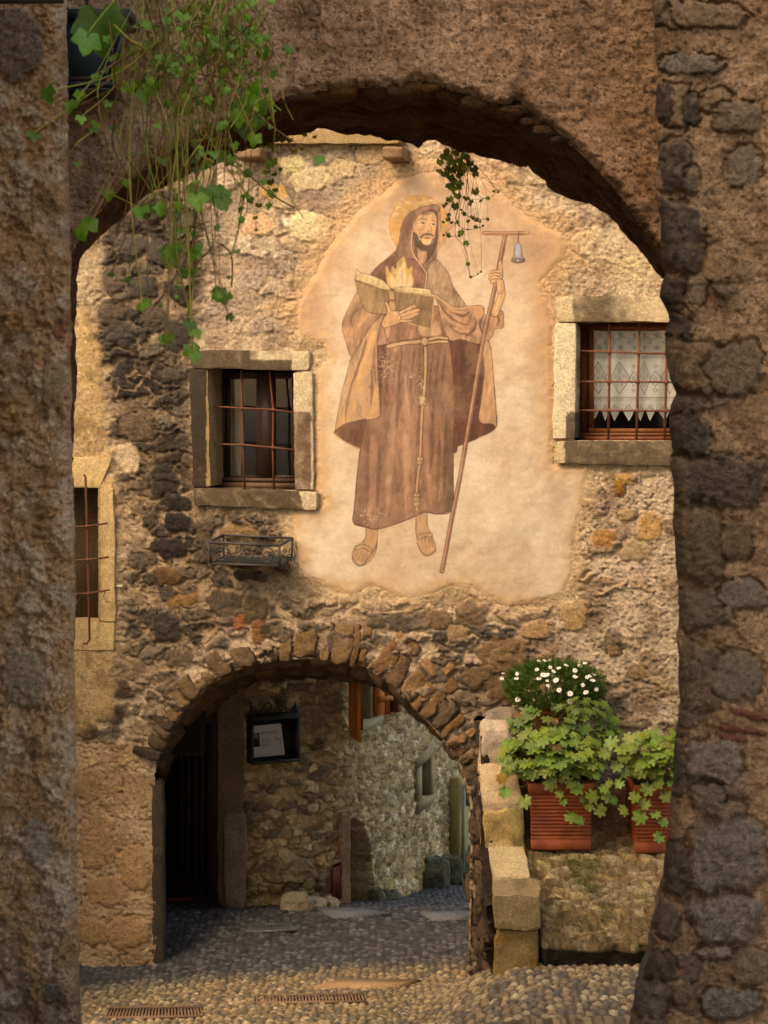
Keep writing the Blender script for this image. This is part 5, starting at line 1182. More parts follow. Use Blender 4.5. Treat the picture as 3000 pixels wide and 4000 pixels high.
mb = MB(); mb.box((.97, 13.12, 1.0), (1.55, 13.75, 1.78), sc(150, 126, 92)); mb.box((1.02, 13.32, 1.78), (1.62, 13.75, 2.02), sc(150, 126, 92))
o = mb.build('stone_steps', M['near'], None); tagit(o, 'stone steps rising behind the potted plants', kind='structure')
p_ = on_ground(2315, 3762)
g1 = rough_hexa_geo([[[[p_[0] + sx * .045, p_[1] + sy * .03, p_[2] + (.07 if sz > 0 else 0)] for sz in (-1, 1)] for sy in (-1, 1)] for sx in (-1, 1)], 8, .02, 12, .15, 9)
o = rough_obj('loose_stone', [(g1[0], g1[1][:, ::-1], sc(216, 190, 156))], M['stone']); tagit(o, 'pale loose stone on the cobbles below the ramp edge', 'stone')

# ------------------------------------------------------------------ square ribbed planters
def planter(x0, x1, y0, y1, Y, label, group='square terracotta planters', nrib=12):
    """front face px box, front face at depth Y"""
    xa, xb = Xp(x0, Y), Xp(x1, Y); zt, zb_ = pxz(y0, Y), pxz(y1, Y); w = xb - xa; h = zt - zb_; xc = (xa + xb) / 2; yc = Y + w * .46
    t = thing('planter', label, 'planter', (xc, yc, zb_), group)
    tc_ = sc(146, 70, 36)
    mb = MB()
    prof = [(0.0, .94), (.02, .955), (.14, .965), (.145, .945)]
    z = .17
    for k in range(nrib):
        a = .17 + k * (.83 - .17) / nrib; b_ = (.83 - .17) / nrib; s_ = .95 + .035 * a
        prof += [(a, s_), (a + b_ * .45, s_), (a + b_ * .6, s_ - .014), (a + b_ * .92, s_ - .014)]
    prof += [(.84, .985), (.85, 1.03), (.985, 1.045), (1.0, 1.03)]
    vs = []; fs = []; hw = w / 2; cr = 0.06
    base = []
    for (sx, sy) in ((-1, -1), (1, -1), (1, 1), (-1, 1)):
        for q in range(4):
            a0 = {(-1, -1): math.pi, (1, -1): 1.5 * math.pi, (1, 1): 0, (-1, 1): .5 * math.pi}[(sx, sy)] + q / 3 * math.pi / 2
            base.append((sx * (1 - cr) + cr * math.cos(a0), sy * (1 - cr) + cr * math.sin(a0)))
    for (zz, s_) in prof:
        for (bx, by) in base: vs.append((xc + bx * hw * s_, yc + by * hw * s_, zb_ + zz * h))
    n = 16
    fs = [(i * n + k, i * n + (k + 1) % n, (i + 1) * n + (k + 1) % n, (i + 1) * n + k) for i in range(len(prof) - 1) for k in range(n)]
    L_ = len(vs)
    for (bx, by) in base: vs.append((xc + bx * hw * .93, yc + by * hw * .93, zt))
    for (bx, by) in base: vs.append((xc + bx * hw * .92, yc + by * hw * .92, zt - .05))
    fs += [(L_ - n + k, L_ - n + (k + 1) % n, L_ + (k + 1) % n, L_ + k) for k in range(n)] + [(L_ + k, L_ + (k + 1) % n, L_ + n + (k + 1) % n, L_ + n + k) for k in range(n)]
    fs.append(tuple(range(n))[::-1])
    mb.add(vs, fs, tc_); mb.build('pot', M['terracotta'], t)
    mb = MB(); mb.add([(xc + bx * hw * .92, yc + by * hw * .92, zt - .045) for bx, by in base], [tuple(range(n))], sc(60, 44, 30)); mb.build('soil', M['near'], t)
    return (xc, yc, zt, hw)
potA = planter(2068, 2316, 3058, 3320, 12.86, 'square terracotta planter with ribbed sides beside the stone parapet')
potC = planter(2474, 2722, 3066, 3332, 12.86, 'square terracotta planter with ribbed sides half hidden by the dark right wall')
potB = (Xp(2200, 13.32), 13.36, 2.02, .16)
def planter_w(xc, yc, zb_, w, label):
    Yf = yc - w * .46; x0 = CX + (xc - w / 2) * F / Yf; x1 = CX + (xc + w / 2) * F / Yf; y1 = HY + (H - zb_) * F / Yf; y0 = HY + (H - zb_ - w * 1.0) * F / Yf
    return planter(x0, x1, y0, y1, Yf, label)
potB = planter_w(1.26, 13.27, 1.785, .26, 'terracotta planter on the step, almost buried in green leaves')
potD = planter_w(1.33, 13.50, 2.025, .24, 'terracotta planter on the upper step under the daisy bush')

# ------------------------------------------------------------------ leaves
def leaf_frame(nrm, up):
    n = np.array(nrm, float); n /= np.linalg.norm(n) + 1e-9
    a = np.cross(up, n); a /= np.linalg.norm(a) + 1e-9
    return a, np.cross(n, a), n
GER = []
for k in range(42):
    a = -math.pi / 2 + 2 * math.pi * (k + .5) / 42
    d = abs(((a + math.pi / 2) % (2 * math.pi)) - math.pi) / math.pi     # 0 tip, 1 stem
    lobe = 0.5 + 0.5 * math.cos(7 * (a - math.pi / 2))
    r = (0.64 + 0.33 * lobe ** .7) * (1 - .12 * d) + (0.05 if k % 2 else -0.035)
    if d > .95: r *= .35
    GER.append((r * math.cos(a), r * math.sin(a)))
IVY = []
for a, r in ((-90, .12), (-68, .42), (-48, .72), (-30, .68), (-12, .66), (8, .80), (22, .92), (38, .78), (52, .70), (70, .86), (90, 1.04), (110, .86), (128, .70), (142, .78), (158, .92), (172, .80), (192, .66), (210, .68), (228, .72), (248, .42)):
    IVY.append((r * math.cos(math.radians(a)), r * math.sin(math.radians(a))))
RND = []
for k in range(14):
    a = -math.pi / 2 + 2 * math.pi * k / 14; r = .9 + .12 * math.cos(5 * (a - math.pi / 2)); r = r if k else .3
    RND.append((r * math.cos(a), r * math.sin(a)))
def add_leaf(mb, shape, c, size, nrm, up, col, rng, fold=.22, droop=.25):
    a, b_, n = leaf_frame(nrm, up); c = np.array(c, float)
    fold = fold * rng.uniform(.3, 1.4); droop = droop * rng.uniform(.2, 1.5); w = rng.uniform(-.12, .12)
    vs = [c]; cols = [np.array(col) * 1.08]
    for ring, rr in ((0, .55), (1, 1.0)):
        for i, (x, y) in enumerate(shape):
            x_, y_ = x * rr, y * rr
            z_ = fold * (abs(x_) ** 1.2) - droop * (x_ * x_ + y_ * y_) + w * math.sin(3 * x_ + 2 * y_) + (0.06 if (i % 3 == 0 and ring) else 0)
            vs.append(c + size * (a * x_ + b_ * y_ + n * z_)); cols.append(np.array(col) * (1.0 if ring == 0 else rng.uniform(.85, 1.12)))
    m = len(shape)
    fs = [(0, 1 + i, 1 + (i + 1) % m) for i in range(m)] + [(1 + i, 1 + m + i, 1 + m + (i + 1) % m, 1 + (i + 1) % m) for i in range(m)]
    mb.add(vs, fs, cols)
def rnd_green(rng, base, v=.22):
    if v == .22 and rng.random() < .012: base = sc(158, 132, 50) if rng.random() < .6 else sc(120, 84, 44)
    f_ = 1 + rng.uniform(-v, v); return np.array([base[0] * f_ * rng.uniform(.8, 1.25), base[1] * f_, base[2] * f_ * rng.uniform(.7, 1.2)])

def geranium(pot, label, seed, n, cx, cy, rx, ry, depth, Yc, base, extra=(), smin=.040, smax=.074):
    """dome of lobed leaves: centre px (cx,cy) radii px, depth radius in metres"""
    t = thing('geranium', label, 'plant', (pot[0], pot[1], pot[2] - .04), 'leafy geraniums in the planters')
    rng = random.Random(seed); lv = MB(); sm = MB(); c0 = np.array([pot[0], pot[1], pot[2] - .04])
    C_ = R(cx, cy, Yc); rxm, rym = rx / F * Yc, ry / F * Yc
    pts = []
    for k in range(n):
        for _ in range(30):
            th, uu = rng.uniform(0, 2 * math.pi), rng.uniform(-.65, 1)
            q = math.sqrt(1 - uu * uu); sh_ = rng.uniform(.72, 1.03)
            d = np.array([q * math.cos(th) * rxm, q * math.sin(th) * depth, uu * rym]) * sh_
            if d[1] < depth * .5: break
        pts.append((C_ + d, d))
    for (x, y, s_) in extra:
        p = R(x, y, Yc - depth * .8); pts.append((p, np.array([(p - C_)[0], -.25, -.1])))
    for p, d in pts:
        s_ = rng.uniform(smin, smax)
        nr = np.array([d[0] / rxm * .45, -0.42 + .1 * rng.uniform(-1, 1), .75 + .25 * rng.uniform(-1, 1)]) + np.array([rng.uniform(-.3, .3) for _ in range(3)])
        if d[2] < -.2 * rym: nr = nr + np.array([0, -.45, -.15])
        up = np.array([d[0] * 2 + rng.uniform(-.6, .6), -.6, -0.4 + rng.uniform(-.4, .4)])
        add_leaf(lv, GER, p, s_, nr, up, rnd_green(rng, base), rng, .25, .22)
        st = c0 + np.array([rng.uniform(-.7, .7) * pot[3], rng.uniform(-.7, .7) * pot[3], 0])
        mid = (st + p) / 2 + np.array([rng.uniform(-.03, .03), rng.uniform(-.03, .03), .04 + rng.uniform(0, .03)])
        sm.tube(cat([st, mid, p - np.array([0, 0, .003])], False, 4), .0022, np.array(sc(120, 128, 56)), 4, False)
    lv.build('leaves', M['leaf'], t, True); sm.build('stems', M['leaf'], t, True)
    return t
gl1 = sc(122, 142, 56); gl2 = sc(96, 116, 46)
geranium(potB, 'darker lobed-leaf geranium in the middle, just below the daisies', 21, 120, 2205, 2850, 215, 135, .24, 13.22, gl2)
geranium(potA, 'large light green geranium spilling over the left terracotta planter', 22, 150, 2165, 2955, 212, 105, .24, 12.98, gl1,
         [(1965, 2935, 1), (1990, 2990, 1), (1960, 3040, 1), (1975, 3095, 1), (2050, 3130, 1), (2150, 3060, 1), (2185, 3100, 1), (2230, 3060, 1), (2200, 3130, 1), (2300, 3150, 1), (2340, 3165, 1), (2280, 3120, 1), (2230, 3190, 1), (2265, 3205, 1), (2310, 3110, 1), (2370, 3110, 1), (2400, 3125, 1), (2330, 3030, 1), (2360, 3080, 1), (2435, 3165, 1), (2130, 3010, 1), (2080, 3020, 1), (2250, 3080, 1)])
geranium(potC, 'light green geranium in the right terracotta planter by the dark wall', 23, 120, 2580, 2955, 165, 100, .24, 12.98, gl1,
         [(2380, 3060, 1), (2420, 3060, 1), (2480, 3110, 1), (2520, 3140, 1), (2500, 3190, 1), (2570, 3060, 1), (2600, 3110, 1), (2590, 3210, 1), (2560, 3180, 1), (2575, 3270, 1), (2390, 2900, 1), (2370, 2940, 1), (2410, 2990, 1), (2460, 2880, 1), (2440, 3020, 1), (2530, 3080, 1), (2620, 3060, 1)])
# daisy bush
t = thing('daisy_bush', 'bushy marguerite covered in white daisies above the geraniums', 'plant', (potD[0], potD[1], potD[2] - .04))
rng = random.Random(8); lv = MB(); c0 = np.array([potD[0], potD[1], potD[2] - .04]); C_ = R(2155, 2690, 13.38)
for k in range(5200):
    th, uu = rng.uniform(0, 2 * math.pi), rng.uniform(-.75, 1); q = math.sqrt(1 - uu * uu); s_ = rng.uniform(.55, 1.0) ** .6
    s_ *= 1 + .12 * math.sin(3 * th + 1) * q
    d = np.array([q * math.cos(th) * .385, q * math.sin(th) * .22, uu * .205]) * s_
    if d[1] > .12: continue
    p = C_ + d; dr = np.array([d[0] / .385, d[1] / .22 * .3, d[2] / .2 + .75]) + np.array([rng.uniform(-.7, .7) for _ in range(3)]); dr /= np.linalg.norm(dr)
    L_ = rng.uniform(.03, .06); col = rnd_green(rng, sc(74, 100, 38), .3)
    sd = np.cross(dr, [rng.uniform(-1, 1), rng.uniform(-1, 1), rng.uniform(-1, 1)]); sd /= np.linalg.norm(sd)
    w_ = .0040
    lv.add([p - sd * w_, p + sd * w_, p + dr * L_ + sd * w_ * .6, p + dr * L_ * 1.15, p + dr * L_ - sd * w_ * .6], [(0, 1, 2, 3, 4)], col)
    for f_, sg in ((.35, 1), (.55, -1), (.75, 1)):
        b0_ = p + dr * L_ * f_; e_ = b0_ + (dr * .6 + sd * sg * .8) * L_ * .42
        lv.add([b0_ - dr * w_, b0_ + dr * w_, e_], [(0, 1, 2)], col * 1.1)
lv.build('foliage', M['leaf'], t)
sm = MB()
for k in range(26):
    e_ = C_ + np.array([rng.uniform(-.26, .26), rng.uniform(-.02, .1), rng.uniform(-.1, .02)]); sm.tube(cat([c0, (c0 + e_) / 2 + np.array([rng.uniform(-.02, .02), 0, -.02]), e_], False, 4), .0035, sc(96, 92, 44), 4, False)
sm.build('stems', M['leaf'], t, True)
fl = [(1965,2630,-.2),(2020,2632,1),(2017,2650,.1),(2150,2607,1),(2097,2615,.5),(2182,2609,.1),(2163,2622,.3),(2123,2636,.4),(2137,2635,.2),(2105,2650,.2),(2138,2658,.5),(2140,2678,.5),(2171,2657,.5),(2184,2695,.8),(2227,2709,.8),(2246,2619,.9),(2247,2643,.2),(2277,2676,1.2),(2293,2645,.8),(2304,2640,.3),(2315,2657,.2),(2330,2693,.9),(2284,2590,.2),(2266,2600,.2),(2288,2704,.6),(2296,2745,.9),(2255,2755,1.0),(2225,2740,.8),(2022,2732,1),(2107,2582,.0),(2130,2580,.0),(2148,2578,.0),(2212,2598,.1),(2320,2633,.1),(1960,2650,.3)]
for (x, y, face) in fl:
    dd = ((x - 2155) / 195.0) ** 2 + ((y - 2690) / 110.0) ** 2
    Yf = 13.38 - .235 * math.sqrt(max(0, 1 - min(dd, 1))) - .01
    p = R(x, y, Yf); nr = np.array([rng.uniform(-.35, .35), -.25 - .75 * face, .95 - .45 * face]); a, b_, n = leaf_frame(nr, np.array([0, .3, 1]))
    mb = MB(); r = rng.uniform(.015, .028)
    for k in range(13):
        an = 2 * math.pi * k / 13 + rng.uniform(-.06, .06); u_ = a * math.cos(an) + b_ * math.sin(an); v_ = -a * math.sin(an) + b_ * math.cos(an); rr = r * rng.uniform(.85, 1.08)
        mb.add([p + u_ * r * .2 - v_ * r * .06, p + u_ * rr * .7 - v_ * r * .17 + n * .001, p + u_ * rr + n * -.002, p + u_ * rr * .7 + v_ * r * .17 + n * .001, p + u_ * r * .2 + v_ * r * .06], [(0, 1, 2, 3, 4)], sc(232, 226, 210))
    fo = mb.build('flower', M['petal'], t)
    mb = MB(); rg = [p + (a * math.cos(q) + b_ * math.sin(q)) * r * .28 + n * .002 for q in np.linspace(0, 2 * math.pi, 9)[:-1]]
    mb.add(rg + [p + n * .007], [(i, (i + 1) % 8, 8) for i in range(8)], sc(214, 158, 40)); mb.build('flower_centre', M['petal'], fo, True)
# ================================================================== NEAR ARCH
Yf_, Yb_ = 8.0, 9.0
FRONT = [(225,2200),(236,1500),(255,1150),(271,985),(362,850),(440,760),(542,672),(640,600),(723,548),(860,488),(960,458),(1012,436),(1060,402),(1103,376),(1180,358),(1266,346),(1400,335),(1500,338),(1540,326),(1570,342),(1600,312),(1640,308),(1690,318),(1718,330),(1760,345),(1820,362),(1880,389),(1930,402),(1989,407),(2016,380),(2034,388),(2070,434),(2139,482),(2187,525),(2265,585),(2338,663),(2422,754),(2500,868),(2573,962),(2640,1080),(2700,1400),(2740,2200)]
BACKC = [(262,2200),(270,1500),(280,1150),(289,1020),(343,950),(434,868),(560,759),(723,675),(904,600),(1067,540),(1139,515),(1230,497),(1374,513),(1519,542),(1609,560),(1640,570),(1663,548),(1709,545),(1745,560),(1808,588),(1880,604),(1953,624),(2000,639),(2054,651),(2070,640),(2088,655),(2145,693),(2150,712),(2181,736),(2314,796),(2422,862),(2500,941),(2543,1001),(2603,1067),(2660,1150),(2720,1500),(2760,2200)]
arch = thing('archway', 'large rough-plastered stone archway framing the view, soffit in shadow', 'archway', tuple(R(1500, 3790, 8.5)))
xs = np.concatenate([np.arange(-1500, 180, 60), np.arange(180, 2700, 6.0), np.arange(2700, 4600, 80)])
ys = np.concatenate([np.arange(-300, -30, 60), np.arange(-30, 1220, 6.0), np.arange(1220, 6500, 60)])
PX, PY = np.meshgrid(xs, ys)
poly = FRONT + [(2740, 7000), (225, 7000)]
da = sdf(PX, PY, poly)
V = R(PX, PY, Yf_)
Hh = 0.03 * fbm(PX / 150, PY / 130, 4, 201, .55) + 0.016 * np.abs(fbm(PX / 60, PY / 50, 3, 214)) + 0.006 * fbm(PX / 30, PY / 30, 4, 202, .6) - 0.010 * sst(.25, .6, fbm(PX / 14, PY / 12, 3, 203)) - 0.014 * np.clip(1 - np.abs(fbm(PX / 120, PY / 70, 4, 204, .6)) / .012, 0, 1) * sst(0.0, .3, fbm(PX / 200, PY / 200, 2, 205))
Hh -= 0.05 * sst(-26, 0, da + 16 * fbm(PX / 22, PY / 22, 3, 206))
C = mix(np.broadcast_to(sc(222, 176, 138), V.shape), np.broadcast_to(sc(190, 146, 110), V.shape), sst(-.3, .4, fbm(PX / 150, PY / 150, 5, 207, .6)))
C = C * (1 + .16 * fbm(PX / 20, PY / 20, 4, 208, .6))[..., None]
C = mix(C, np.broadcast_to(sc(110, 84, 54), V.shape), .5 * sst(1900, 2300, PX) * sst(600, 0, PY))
C = mix(C, np.broadcast_to(sc(150, 104, 58), V.shape), .5 * sst(-50, -6, da + 30 * fbm(PX / 40, PY / 40, 3, 209)) * sst(1400, 2100, PX))
crk = np.clip(1 - np.abs(fbm(PX / 120, PY / 70, 4, 204, .6)) / .014, 0, 1) * sst(0.0, .3, fbm(PX / 200, PY / 200, 2, 205))
C = mix(C, C * .4, crk)
C = mix(C, C * np.array([.72, .68, .62]), .8 * sst(.15, .45, fbm(PX / 60, PY / 90, 4, 212)))
C = mix(C, np.broadcast_to(sc(66, 48, 34), V.shape), .7 * sst(.34, .5, fbm(PX / 11, PY / 10, 3, 211)))
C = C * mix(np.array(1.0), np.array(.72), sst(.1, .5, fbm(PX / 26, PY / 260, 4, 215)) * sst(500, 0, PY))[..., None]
C = np.ascontiguousarray(C)
keep = ~(cellmid(da) > 0)
grid_mesh('front_wall', V + Hh[..., None] * np.array([0, -1, 0]), C, M['near'], arch, keep)
fr_, br_ = resamp(cat(FRONT, False, 3), 520), resamp(cat(BACKC, False, 3), 520)
# pair points by horizontal fraction so the soffit does not twist
def byx(c, n):
    c = np.array(c); l = np.concatenate([[0], np.cumsum(np.linalg.norm(np.diff(c, axis=0), axis=1))]); return l
A_ = R(fr_[:, 0], fr_[:, 1], Yf_ + .03); B_ = R(br_[:, 0], br_[:, 1], Yb_)
t = np.linspace(0, 1, 70)[:, None, None]; S = A_[None] * (1 - t) + B_[None] * t
sx = np.broadcast_to(np.linspace(0, 60, 520)[None], (70, 520)); sy = np.broadcast_to(np.linspace(0, 9, 70)[:, None], (70, 520))
hh = 0.03 * fbm(sx * .8, sy * .5, 4, 221, .6) + 0.035 * sst(0, .3, np.abs(fbm(sx * .5, sy * 1.2, 3, 222)))
nrm = R(1500, 1500, 8.5) - S; nrm /= np.linalg.norm(nrm, axis=-1, keepdims=True)
ed = np.broadcast_to((sst(0, .12, np.linspace(0, 1, 70)) * sst(1, .94, np.linspace(0, 1, 70)))[:, None], hh.shape)
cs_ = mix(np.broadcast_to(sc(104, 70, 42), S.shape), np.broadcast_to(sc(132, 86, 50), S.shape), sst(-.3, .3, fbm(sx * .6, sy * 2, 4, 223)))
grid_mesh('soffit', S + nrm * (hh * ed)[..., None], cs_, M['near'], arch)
# back face and mass of the wall
bx_ = np.concatenate([np.arange(-1500, 180, 60), np.arange(180, 2900, 8.0), np.arange(2900, 4600, 80)]); by_ = np.concatenate([[-1500, -900, -400], np.arange(-60, 1220, 8.0), np.arange(1220, 6500, 90)])
BX, BY = np.meshgrid(bx_, by_); db = sdf(BX, BY, BACKC + [(2760, 7000), (262, 7000)])
grid_mesh('back_wall', R(BX, BY, Yb_ - .002), np.broadcast_to(sc(150, 118, 84), BX.shape + (3,)), M['near'], arch, ~(cellmid(db) > 0))
mb = MB(); mb.box((-4, 8.06, 6.9), (4, 9.0, 7.1), sc(140, 110, 80)); mb.build('wall_top', M['near'], arch)
# broken stones showing along the plaster edge
items = []; rng = random.Random(31)
for (x, y) in [(1130,380),(1190,368),(1560,352),(1620,330),(1690,338),(2000,425),(2040,430),(2085,470),(2125,505),(1330,352),(1850,395),(2200,545)]:
    r = rng.uniform(38, 70); r2 = rng.uniform(14, 24)
    fr = [R(x - r, y + r2, 8.06), R(x + r, y + r2, 8.05), R(x - r, y - r2, 8.04), R(x + r, y - r2, 8.03)]; bk = [f + np.array([0, .25, 0]) for f in fr]
    g1 = rough_hexa_geo([[[bk[0], bk[2]], [fr[0], fr[2]]], [[bk[1], bk[3]], [fr[1], fr[3]]]], 9, .02, 10, .14, int(x), .006, 40)
    items.append((g1[0], g1[1], np.array(sc(*rng.choice([(132, 96, 58), (108, 82, 56), (150, 104, 60)]))) * (1 + .3 * fbm3(g1[0], 12, 3, 3)[:, None])))
for it_ in items: rough_obj('edge_stone', [it_], M['near'], arch)

# ================================================================== NEAR WALLS LEFT AND RIGHT
def near_wall(name, label, edge, sign, Y, fn, step, far_px, parts):
    """front face up to the traced edge, then wraps back; edge = [(px,py)...]"""
    t = thing(name, label, 'wall', tuple(R(edge[-1][0] - sign * 200, 4000, Y)))
    ys_ = np.concatenate([np.arange(-500, -20, 40), np.arange(-20, 4020, step), np.arange(4040, 5600, 60)])
    ex = np.interp(ys_, [p[1] for p in edge], [p[0] for p in edge]) + (7 if sign < 0 else 3) * fbm(ys_ / 70.0, ys_ * 0 + 3, 4, 17)
    s_in = np.concatenate([np.arange(0, 560, step), np.arange(560, 1700, 11), np.arange(1700, 3200, 60)])
    wrap = np.linspace(0, 1, 26)[1:][::-1]
    cols = len(wrap) + len(s_in)
    PXa = np.zeros((len(ys_), cols)); Ya = np.zeros((len(ys_), cols)); back = np.zeros((len(ys_), cols))
    for j, w in enumerate(wrap):
        PXa[:, j] = ex + sign * 3 * w * 0; back[:, j] = w * 1.3
    for j, s_ in enumerate(s_in): PXa[:, len(wrap) + j] = ex + sign * s_
    PYa = np.broadcast_to(ys_[:, None], PXa.shape).copy()
    rnd = 0.10 * np.exp(-np.abs(PXa - ex[:, None]) / 22.0) * (back == 0)
    Hh = np.zeros(PXa.shape); C = np.zeros(PXa.shape + (3,))
    fn(PXa, PYa, Hh, C)
    Yd = Y + rnd - Hh
    V_ = R(PXa, PYa, Yd)
    # the return face: real side wall running back, slightly splayed outward
    m = back > 0
    Vb = R(PXa, PYa, Y + 0.10 + 0 * PXa); 
    Vb[..., 1] += back; Vb[..., 0] += sign * (back * 0.25 + 0.0) + np.where(m, 0, 0)
    Vb[..., 0] += sign * 0.02 * fbm(back * 9, PYa / 60, 3, 8) * sst(0, .1, back)
    zz = Vb[..., 2]; V_ = np.where(m[..., None], Vb, V_)
    grid_mesh('wall_face', V_, np.clip(C, .003, 1), M['near'], t, flip=sign > 0)
    for (lo, hi) in parts:
        mb = MB(); mb.box(lo, hi, sc(130, 104, 78)); mb.build('side_wall', M['near'], t)
    return t
def left_fn(PX, PY, Hh, C):
    Hh += 0.04 * fbm(PX / 70, PY / 90, 5, 301, .6) + 0.028 * fbm(PX / 26, PY / 26, 4, 302, .6) - .02 * sst(.2, .6, fbm(PX / 14, PY / 14, 3, 303))
    C[:] = mix(np.broadcast_to(sc(222, 170, 122), C.shape), np.broadcast_to(sc(236, 198, 164), C.shape), sst(-.3, .4, fbm(PX / 80, PY / 110, 4, 304, .6)))
    C[:] = mix(C, np.broadcast_to(sc(166, 122, 70), C.shape), .35 * sst(.1, .5, fbm(PX / 60, PY / 80, 4, 305)))
    C *= (1 + .22 * fbm(PX / 16, PY / 16, 4, 306, .6))[..., None]
    one = sst(350, 450, PY)
    rubble(PX, PY, Hh, C, one * .8, (110, 120), .55, .030, [sc(224, 188, 150), sc(210, 158, 104), sc(232, 200, 164), sc(180, 134, 92)], 311, thr=(.04, .4), warp=.5)
    stone(PX, PY, Hh, C, 60, 170, 95, 150, .045, sc(142, 118, 98), 321, hard=.10)
    for (x, y, rx, ry, c_) in ((200, 3880, 40, 36, (92, 88, 84)), (140, 3300, 60, 90, (170, 150, 126)), (90, 2650, 80, 120, (158, 138, 108)), (210, 1500, 50, 90, (160, 128, 88)), (230, 1290, 22, 40, (150, 80, 60))):
        stone(PX, PY, Hh, C, x, y, rx, ry, .02, sc(*c_), int(y), soft=True)
    for (x, y) in ((210, 1640), (240, 1860), (130, 1990), (170, 2030), (180, 3700), (270, 2200), (60, 1700)):
        e = np.exp(-((PX - x) / 30) ** 2 - ((PY - y) / 16) ** 2); Hh -= .04 * e
    C[:] = mix(C, np.broadcast_to(sc(92, 82, 66), C.shape), .4 * sst(3600, 4000, PY + 200 * fbm(PX / 90, PY / 90, 3, 5)))
LE = [(262,-500),(262,0),(264,350),(268,700),(276,1000),(278,1400),(282,1800),(294,2200),(290,2600),(300,3000),(300,3400),(308,3700),(316,4000),(330,5600)]
near_wall('side_wall_left', 'rough plastered stone wall end at the left edge, out of focus', LE, -1, 6.0, left_fn, 6.0, -1, [((-4.2, 2.2, -2), (-1.62, 7.9, 10.2))]).name = 'stone_wall'  # its box is an unseen block added to keep sun off the near walls
RE = [(2545,-500),(2545,0),(2560,80),(2556,150),(2566,300),(2558,450),(2572,600),(2556,700),(2558,760),(2580,860),(2582,1000),(2604,1064),(2582,1110),(2576,1160),(2604,1210),(2620,1262),(2598,1300),(2600,1380),(2614,1470),(2640,1536),(2620,1580),(2614,1660),(2628,1760),(2616,1800),(2632,1900),(2632,2040),(2640,2200),(2652,2340),(2650,2440),(2640,2480),(2652,2560),(2648,2657),(2656,2735),(2636,2892),(2630,3048),(2613,3205),(2616,3300),(2598,3340),(2589,3440),(2578,3542),(2540,3600),(2546,3680),(2530,3760),(2507,3832),(2480,3860),(2476,3910),(2456,4000),(2400,5600)]
def right_fn(PX, PY, Hh, C):
    Hh += 0.020 * fbm(PX / 80, PY / 80, 5, 331, .6) + 0.012 * fbm(PX / 26, PY / 26, 4, 332, .6) - .010 * sst(.25, .6, fbm(PX / 12, PY / 12, 3, 333))
    C[:] = mix(np.broadcast_to(sc(180, 144, 110), C.shape), np.broadcast_to(sc(146, 112, 82), C.shape), sst(-.3, .4, fbm(PX / 80, PY / 80, 4, 334, .6)))
    C *= (1 + .22 * fbm(PX / 16, PY / 16, 4, 335, .6))[..., None]
    rubble(PX, PY, Hh, C, sst(700, 1000, PY) * .95 * sst(3000, 2780, PX), (150, 120), .5, .03, [sc(128, 104, 84), sc(144, 112, 80), sc(112, 94, 80), sc(154, 122, 88)], 341, thr=(.05, .25), warp=.4)
    L_ = [(2605,50,60,60,(136,104,72),.03),(2760,60,150,52,(140,104,64),.035),(2700,250,120,40,(130,110,90),.03),(2640,420,56,90,(150,112,62),.035),(2590,400,34,90,(40,38,38),.02),(2700,430,34,60,(44,42,42),.012),(2800,395,60,50,(150,110,66),.03),(2880,460,100,56,(104,92,78),.045),
          (2900,650,70,80,(104,96,86),.02),(2640,650,66,110,(50,46,44),.05),(2700,700,30,60,(140,104,62),.03),(2650,930,92,140,(52,50,50),.045),(2622,1140,52,68,(64,52,40),.05),(2720,1130,46,56,(140,104,70),.03),(2640,1300,62,70,(74,62,50),.05),(2700,1440,130,110,(110,86,60),.055),(2870,1440,110,100,(120,92,60),.03),
          (2650,1620,86,96,(78,66,54),.055),(2690,1700,90,80,(66,60,54),.04),(2810,1880,190,100,(74,66,58),.06),(2650,1860,40,80,(96,80,64),.05),(2720,2120,118,150,(92,76,58),.06),(2880,2110,60,80,(96,78,58),.03),(2740,2380,116,84,(92,82,70),.055),(2900,2320,90,60,(120,102,84),.03),
          (2730,2640,100,140,(96,80,66),.06),(2880,2640,90,100,(120,98,76),.025),(2800,2975,112,88,(132,110,92),.06),(2760,3110,70,52,(104,92,82),.05),(2650,3000,34,110,(80,68,56),.04),(2860,3180,60,50,(110,92,76),.03),(2840,3340,146,142,(120,106,92),.07),(2830,3590,130,100,(124,110,96),.07),
          (2790,3722,74,28,(140,122,100),.06),(2640,3400,54,110,(72,62,54),.05),(2600,3600,54,70,(84,74,64),.05),(2570,3780,70,60,(70,62,56),.06),(2540,3900,70,70,(92,86,80),.06),(2700,3900,80,60,(96,80,60),.03),(2940,3780,90,70,(130,104,66),.03),(2860,3920,120,60,(120,110,100),.03)]
    for i, (x, y, rx, ry, c_, am) in enumerate(L_):
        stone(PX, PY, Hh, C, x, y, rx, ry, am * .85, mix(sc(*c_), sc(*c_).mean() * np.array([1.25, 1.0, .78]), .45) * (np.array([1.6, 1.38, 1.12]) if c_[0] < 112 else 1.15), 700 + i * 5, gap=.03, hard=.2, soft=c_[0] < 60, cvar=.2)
    for (x, y, rx, ry) in ((2910,2785,52,13),(2870,2848,56,15),(2860,2882,60,14),(2960,2800,50,14),(2955,2860,40,12)):
        stone(PX, PY, Hh, C, x, y, rx, ry, .03, sc(128, 76, 58), int(x), rot=.15, gap=.012)
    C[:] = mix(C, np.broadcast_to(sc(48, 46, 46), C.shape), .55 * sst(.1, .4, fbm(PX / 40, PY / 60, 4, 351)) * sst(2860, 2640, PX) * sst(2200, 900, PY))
near_wall('side_wall_right', 'dark rubble stone wall corner along the right edge, in deep shade', RE, 1, 6.5, right_fn, 6.0, 1, [((1.62, 6.8, -2), (4, 7.9, 7.0))]).name = 'stone_wall'

